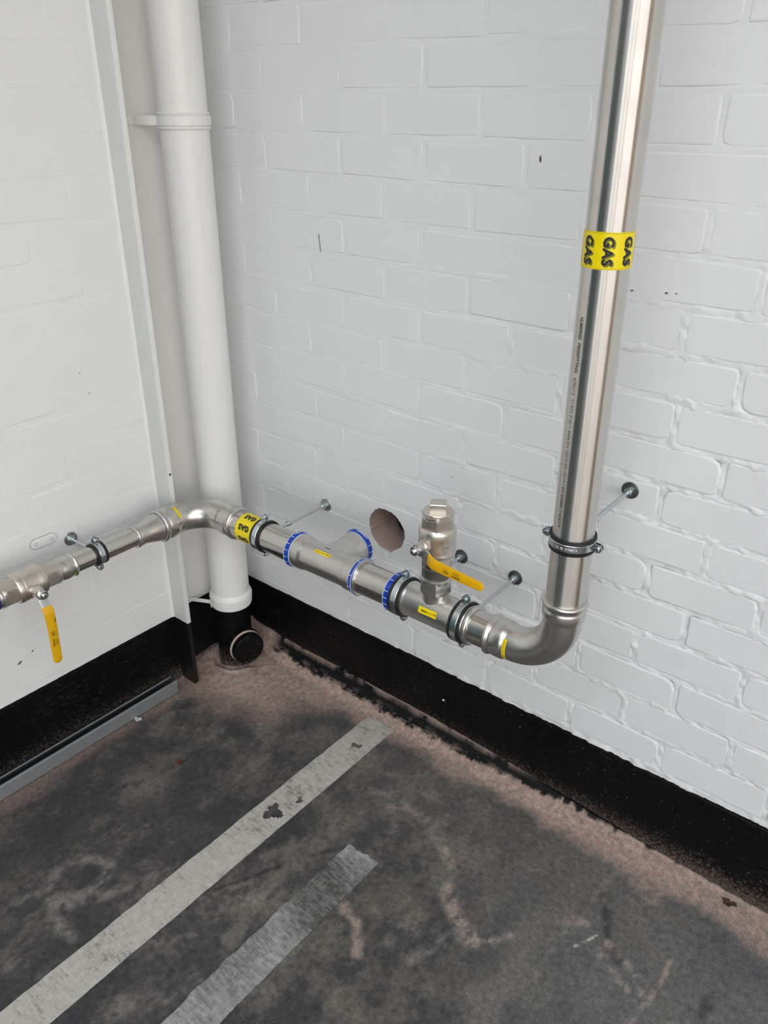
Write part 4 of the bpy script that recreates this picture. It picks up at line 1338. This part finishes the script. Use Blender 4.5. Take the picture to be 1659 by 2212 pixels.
# raised casting mark panel on the body
part('cast_panel', patch_on(FVv, BR - 0.0003, 0.770, 0.797, math.radians(-36), math.radians(10), 8), 'nickel', vv_)
part('cast_mark', merge(text_on(FVv, BR + 0.0004, 0.784, math.radians(-22), 'ebp', 0.010, 'ring', 0.0002), text_on(FVv, BR + 0.0004, 0.787, math.radians(-2), 'PN', 0.009, 'ring', 0.0002)), 'chrome', vv_, sharp=None)
SZ = 0.7855
Sd = Vector((-0.10, -1, 0)).normalized()
fs = Fr((XT, YB, SZ), Sd, (0, 0, 1))
part('stem', lathe(fs, [(0.030, 0.0150), (0.046, 0.0148), (0.048, 0.0135), (0.051, 0.0115), (0.060, 0.0115), (0.060, 0.0085), (0.066, 0.0085)], 40), 'nickel', vv_)
part('stem_nut', merge(lathe(fs, [(0.0625, 0.0118), (0.0645, 0.0118)], 30), hexnut(fs, 0.0640, 0.0730, 0.0108, 0.2), lathe(fs, [(0.072, 0.0056), (0.0775, 0.0056), (0.0785, 0.0046)], 20)), 'chrome', vv_)
lv0 = fs.q(0.0615, 0, 0)
L = [(XT - 0.016, lv0.y, SZ + 0.004), tuple(lv0), (XT + 0.012, lv0.y + 0.0005, SZ - 0.005), (XT + 0.020, lv0.y + 0.002, SZ - 0.009), (XT + 0.030, lv0.y - 0.004, SZ - 0.0125), (XT + 0.042, lv0.y - 0.006, SZ - 0.0140)]
ip = interp_path(L, 18)
wsc = [0.55, 0.8, 0.95, 1.0, 1.0] + [1.0] * 13
part('lever', lever([(p, wsc[i] * 0.95, 1) for i, p in enumerate(ip)], 0.0225, 0.0028, (0, 0, 1)), 'lever', vv_, 'bare steel lever root')
yg = lv0.y - 0.0035
G = [(XT + 0.0225, lv0.y + 0.0005, SZ - 0.0095), (XT + 0.030, yg - 0.0005, SZ - 0.0120), (XT + 0.040, yg - 0.003, SZ - 0.0140), (XT + 0.07, yg - 0.004, SZ - 0.0165), (XT + 0.11, yg - 0.004, SZ - 0.0190), (XT + 0.1515, yg - 0.004, SZ - 0.0215)]
gv = part('grip', lever(grip_path(G, 1.0, 0.78), 0.0262, 0.0056, (0, 0, 1)), 'grip', vv_, 'yellow plastic grip')
gd = (Vector(G[-1]) - Vector(G[2])).normalized()
grip_print(gv, Vector((XT + 0.0735, yg - 0.004 - 0.0031, SZ - 0.0170)), -gd, (0, 0, -1), (0, -1, 0))
# sealing hemp round the plug and union
def hemp(par, fr, rings, seed):
    rn = random.Random(seed); V = []; F = []
    for (t, r, turns, js) in rings:
        n = int(40 * turns); base = len(V); a0 = rn.uniform(0, 6)
        for i in range(n):
            a = a0 + 2 * PI * i / 40; tt = t + rn.uniform(-js, js) * 0.6; r_ = r + abs(rn.gauss(0, js * 0.5))
            for (dt, dr) in ((-0.0003, 0), (0.0003, 0), (0, 0.0006)):
                V.append(fr.p(tt + dt, r_ + dr, a))
        for i in range(n - 1):
            for k in range(3):
                F.append([base + i * 3 + k, base + i * 3 + (k + 1) % 3, base + i * 3 + 3 + (k + 1) % 3, base + i * 3 + 3 + k])
    return part('hemp_fibres', (V, F), 'hemp', par, 'stray pale hemp threads', 'stuff', sharp=None)
hemp(vv_, FVv, [(0.8495, 0.0334, 1.0, 0.0012), (0.8475, 0.0345, 0.8, 0.003), (0.851, 0.034, 0.6, 0.003), (0.846, 0.0355, 0.4, 0.004)], 5)

# ------------------------------------------------------------------ left run
SR = 0.0242
rd = thing('pipe_reducer', 'stainless cone reducer between corner elbow and thinner left pipe', 'reducer', (XL, -0.42, ZL))
part('cone', lathe(FL, [(0.3920, PR - 0.0002), (0.396, PR - 0.0002), (0.408, PR - 0.0022), (0.424, 0.0315), (0.436, 0.0285), (0.444, 0.0272), (0.449, 0.0268), (0.4495, 0.0280), (0.4535, 0.0284), (0.457, 0.0270), (0.459, 0.0268), (0.460, 0.0290), (0.4640, 0.0304), (0.4675, 0.0290), (0.469, SR + 0.0008)], 64), 'fitting', rd, sharp=50)
part('film_edge', ringband(FL, [(0.3905, PR), (0.3930, PR), (0.3930, PR + 0.0008), (0.3905, PR + 0.0008)], 64), 'purple', rd, 'thin purple film edge')
sp_ = thing('gas_pipe', 'thinner stainless pipe along the left wall', 'pipe', (XL, -0.55, ZL), 'stainless gas pipes')
part('tube', lathe(FL, [(0.4685, SR), (0.6405, SR)], 64), 'pipe_y', sp_)
ad = thing('pipe_adapter', 'stainless press adapter joining thin left pipe to nickel valve', 'adapter', (XL, -0.665, ZL))
part('socket', lathe(FL, [(0.6400, SR + 0.0008), (0.6412, 0.0285), (0.6445, 0.0304), (0.6480, 0.0290), (0.6495, 0.0266), (0.654, 0.0264), (0.656, 0.0282), (0.668, 0.0290), (0.676, 0.0280), (0.682, 0.0262), (0.684, 0.0274), (0.687, 0.0274), (0.689, 0.0285), (0.700, 0.0285)], 56), 'fitting', ad, sharp=50)
part('film_mark', patch_on(FL, 0.0287, 0.650, 0.6555, math.radians(-118), math.radians(-100), 4), 'ink_olive', ad, 'faded yellow green mark')

lv_ = thing('ball_valve', 'nickel ball valve at left edge with yellow lever hanging down', 'valve', (XL, -0.757, ZL))
LBR = 0.0362
part('body', lathe(FL, [(0.722, 0.0310), (0.724, 0.0345), (0.728, LBR), (0.737, LBR), (0.739, LBR - 0.0006), (0.771, LBR - 0.0006), (0.773, LBR), (0.776, LBR), (0.7775, LBR - 0.0012), (0.780, LBR - 0.0012), (0.7815, LBR + 0.0003), (0.789, LBR), (0.793, 0.0345), (0.795, 0.0310)], 64), 'nickel', lv_)
part('right_hexagon', hexnut(FL, 0.690, 0.728, 0.0328, math.radians(3)), 'nickel', lv_, sharp=14)
part('left_hexagon', hexnut(FL, 0.789, 0.826, 0.0335, math.radians(3)), 'nickel', lv_, sharp=14)
part('cast_line', merge(patch_on(FL, LBR - 0.0004, 0.741, 0.769, math.radians(-44), math.radians(-41), 2), patch_on(FL, LBR - 0.0004, 0.752, 0.769, math.radians(-33), math.radians(-31), 2)), 'chrome', lv_)
fs2 = Fr((XL, -0.757, ZL - 0.005), (1, 0, 0), (0, 0, 1))
part('stem', lathe(fs2, [(0.028, 0.0150), (0.043, 0.0148), (0.046, 0.0135), (0.054, 0.0120), (0.054, 0.0085), (0.062, 0.0085)], 40), 'nickel', lv_)
part('stem_nut', merge(lathe(fs2, [(0.0585, 0.0125), (0.0605, 0.0125)], 30), hexnut(fs2, 0.0600, 0.0690, 0.0110, 0.5), lathe(fs2, [(0.068, 0.0056), (0.0725, 0.0056), (0.0735, 0.0046)], 20)), 'chrome', lv_)
x0 = XL + 0.0570
zs_ = ZL - 0.005
L = [(x0, -0.7570, zs_ + 0.014), (x0, -0.7570, zs_), (x0 + 0.0005, -0.7572, zs_ - 0.013), (x0 + 0.009, -0.7575, zs_ - 0.026), (x0 + 0.017, -0.7580, zs_ - 0.039), (x0 + 0.019, -0.7585, zs_ - 0.052)]
ip = interp_path(L, 20)
wsc = [0.5, 0.75, 0.9, 1.0] + [1.0] * 16
part('lever', lever([(p, wsc[i] * 0.95, 1) for i, p in enumerate(ip)], 0.0225, 0.0028, (0, 1, 0)), 'lever', lv_, 'bare steel lever root')
xg = x0 + 0.0195
G = [(x0 + 0.0110, -0.7577, zs_ - 0.0295), (x0 + 0.0170, -0.7580, zs_ - 0.040), (xg, -0.7583, zs_ - 0.052), (xg + 0.001, -0.7590, zs_ - 0.085), (xg + 0.001, -0.7605, zs_ - 0.130), (xg + 0.001, -0.7620, zs_ - 0.170)]
gl = part('grip', lever(grip_path(G, 1.0, 0.86), 0.0252, 0.0056, (0, 1, 0)), 'grip_worn', lv_, 'yellow plastic grip')
gd = (Vector(G[-1]) - Vector(G[2])).normalized()
grip_print(gl, Vector((xg + 0.001 + 0.0031, -0.7597, zs_ - 0.097)), -gd, (0, -1, 0), (1, 0, 0))
part('smudge', ([(xg + 0.0040, -0.7515, zs_ - 0.062), (xg + 0.0040, -0.7470, zs_ - 0.056), (xg + 0.0040, -0.7480, zs_ - 0.067), (xg + 0.0040, -0.7540, zs_ - 0.071)], [[0, 1, 2, 3]]), 'ink_olive', gl, sharp=None)
hemp(lv_, FL, [(0.687, 0.0295, 1.0, 0.0012), (0.829, 0.031, 1.2, 0.002)], 9)
ad2 = thing('pipe_adapter', 'pale stainless adapter with hemp threads cut off by left picture edge', 'adapter', (XL, -0.85, ZL))
part('socket', lathe(FL, [(0.815, 0.0290), (0.832, 0.0290), (0.834, 0.0275), (0.842, 0.0285), (0.856, 0.0290), (0.860, 0.0266), (0.868, 0.0300), (0.872, 0.0300), (0.874, SR)], 56), 'fitting', ad2)
part('film_edge', ringband(FL, [(0.838, 0.0279), (0.846, 0.0288), (0.846, 0.0296), (0.838, 0.0290)], 48), 'purple', ad2)
sp2 = thing('gas_pipe', 'thin stainless pipe leaving the picture at the left edge', 'pipe', (XL, -1.1, ZL), 'stainless gas pipes')
part('tube', lathe(FL, [(0.87, SR), (1.8, SR)], 48), 'pipe_y', sp2)

# ------------------------------------------------------------------ pipe clamps on wall rods
def clamp(label, Oc, A, D, r, dist, rod_r=0.0046, plate_mat='washer', text=None, swap=1, locknut=None):
    """Oc on the pipe axis, A pipe axis, D direction to the wall, dist axis-to-wall"""
    Oc = Vector(Oc); A = Vector(A).normalized(); D = Vector(D).normalized()
    E = A.cross(D).normalized() * swap
    c = thing('pipe_clamp', label, 'clamp', tuple(Oc), 'rubber lined pipe clamps on the gas pipe')
    fr = Fr(Oc, A, D)
    r1 = r + 0.0006
    part('rubber_liner', ringband(fr, [(-0.0140, r1), (0.0140, r1), (0.0146, r1 + 0.0040), (0.0092, r1 + 0.0050), (0.0082, r1 + 0.0026), (-0.0082, r1 + 0.0026), (-0.0092, r1 + 0.0050), (-0.0146, r1 + 0.0040)], 64), 'rubber', c, 'black rubber liner')
    rb = r1 + 0.0027
    bd = part('band', ringband(fr, [(-0.0075, rb), (0.0075, rb), (0.0075, rb + 0.0014), (0.0066, rb + 0.0022), (-0.0066, rb + 0.0022), (-0.0075, rb + 0.0014)], 72), 'zinc', c, 'zinc plated steel band')
    if text:
        part('stamped_text', ring_text(fr, rb + 0.0024, 0.0, PI + 0.20, text, 0.95, 0.0068, 'ring', 0.0001), 'blue_white', bd, sharp=None)
    for s in (1, -1):
        e = E * s
        base = Oc + e * (rb + 0.001)
        for dd, nm in ((-0.0032, 'ear'), (0.0032, 'ear')):
            fe = Fr(base + D * dd, D * (1 if dd > 0 else -1), e)
            P = [(-0.003, -0.0078), (0.010, -0.0078)] + [(0.010 + 0.0078 * math.cos(-PI / 2 + PI * k / 8), 0.0078 * math.sin(-PI / 2 + PI * k / 8)) for k in range(1, 8)] + [(0.010, 0.0078), (-0.003, 0.0078)]
            part(nm, prism(fe, P, 0.0, 0.0022), 'zinc', c)
        sc0 = base + e * 0.0095
        fsx = Fr(sc0, D, e)
        part('screw', merge(lathe(fsx, [(-0.0098, 0.0024), (-0.0094, 0.0040), (-0.0078, 0.0048), (-0.0054, 0.0050)], 20),
                            lathe(fsx, [(-0.0055, 0.0025), (0.0215 if s * swap > 0 else 0.010, 0.0025)], 12), hexnut(fsx, 0.0055, 0.0095, 0.0050, 0.3)), 'zinc', c)
    fr2 = Fr(Oc, D, A)
    rod = [(rb, rod_r)]
    t = rb + 0.014
    while t < dist - 0.002:
        rod += [(t, rod_r), (t + 0.0006, rod_r - 0.00018)]
        t += 0.0013
    rod.append((dist + 0.004, rod_r))
    part('rod', lathe(fr2, rod, 18), 'zinc', c, 'threaded rod')
    part('boss_nut', hexnut(fr2, rb + 0.0005, rb + 0.0135, 0.0088, 0.2), 'zinc', c)
    if locknut:
        part('lock_nut', hexnut(fr2, locknut, locknut + 0.010, 0.0088, 0.4), 'zinc', c)
    part('wall_plate', lathe(fr2, [(dist + 0.003, 0.0182), (dist - 0.0012, 0.0184), (dist - 0.0022, 0.0176), (dist - 0.0034, 0.0105), (dist - 0.0034, 0.0)], 40, cap=False), plate_mat, c, 'round wall washer')
    part('wall_nut', merge(hexnut(fr2, dist - 0.0115, dist - 0.0030, 0.0098, 0.1), hexnut(fr2, dist - 0.0195, dist - 0.0120, 0.0086, 0.5)), 'zinc', c)
    return c

clamp('clamp right of the yellow tape, nearest the corner', (0.374, YB, zb(0.374)), AX, (-0.06, 1, -0.04), PR, -YB, locknut=0.084)
clamp('clamp beside the blue ring just left of the upright valve', (0.8320, YB, zb(0.8320)), AX, (-0.05, 1, -0.045), PR + 0.0041, -YB, plate_mat='washer_dark')
clamp('clamp right of the upright valve, before the lower elbow', (0.9945, YB, zb(0.9945)), AX, (-0.08, 1, -0.055), PR + 0.0040, -YB, plate_mat='washer_dark')
clamp('clamp round the vertical pipe above the elbow', (XV, YB, 0.893), (0, 0, 1), (0.0, 1, 0.04), PR, -YB, plate_mat='washer_dark', text='3/2  86  COMETA', swap=-1)
clamp('clamp on the thin pipe at the left wall', (XL, -0.5735, ZL), (0, 1, 0), (-1, 0, 0.0), SR, XL, swap=-1)

# ------------------------------------------------------------------ strut channel lying on the floor
chn = thing('strut_channel', 'galvanised steel strut channel lying on the floor along the left skirting', 'channel', (0.036, -0.8, 0.003))
def channel():
    W_, H_, T_ = 0.0365, 0.041, 0.0022
    o = [(0, 0), (W_, 0), (W_, H_ - 0.0028), (W_ - 0.0008, H_ - 0.0008), (W_ - 0.0028, H_), (W_ - 0.0064, H_), (W_ - 0.0078, H_ - 0.0008), (W_ - 0.0082, H_ - 0.0024), (W_ - 0.0082, H_ - 0.007), (W_ - 0.0082 + T_, H_ - 0.007), (W_ - 0.0082 + T_, H_ - T_), (W_ - T_, H_ - T_), (W_ - T_, T_), (T_, T_), (T_, H_ - T_), (0.0082 - T_, H_ - T_), (0.0082 - T_, H_ - 0.007), (0.0082, H_ - 0.007), (0.0082, H_ - 0.0024), (0.0078, H_ - 0.0008), (0.0064, H_), (0.0028, H_), (0.0008, H_ - 0.0008), (0, H_ - 0.0028)]
    V = []; F = []
    y0, y1 = -0.359, -1.7
    n = len(o)
    for y in (y0, y1):
        dx = 0.0195 + (y - y0) * 0.006
        V += [(dx + u, y, 0.003 + v) for u, v in o]
    for k in range(n): F.append([k, (k + 1) % n, n + (k + 1) % n, n + k])
    F.append(list(range(n))[::-1]); F.append([n + k for k in range(n)])
    bm = bmesh.new()
    bv = [bm.verts.new(p) for p in V]
    for q in F: bm.faces.new([bv[i] for i in q])
    bmesh.ops.recalc_face_normals(bm, faces=bm.faces)
    bmesh.ops.triangulate(bm, faces=[f for f in bm.faces if len(f.verts) > 4])
    bm.verts.index_update()
    r = ([tuple(v.co) for v in bm.verts], [[v.index for v in f.verts] for f in bm.faces])
    bm.free()
    return r
pf = part('profile', channel(), ['galv', 'channel_shade'], chn, sharp=None)
for f_ in pf.data.polygons:                    # slot shade painted onto the channel's inner faces
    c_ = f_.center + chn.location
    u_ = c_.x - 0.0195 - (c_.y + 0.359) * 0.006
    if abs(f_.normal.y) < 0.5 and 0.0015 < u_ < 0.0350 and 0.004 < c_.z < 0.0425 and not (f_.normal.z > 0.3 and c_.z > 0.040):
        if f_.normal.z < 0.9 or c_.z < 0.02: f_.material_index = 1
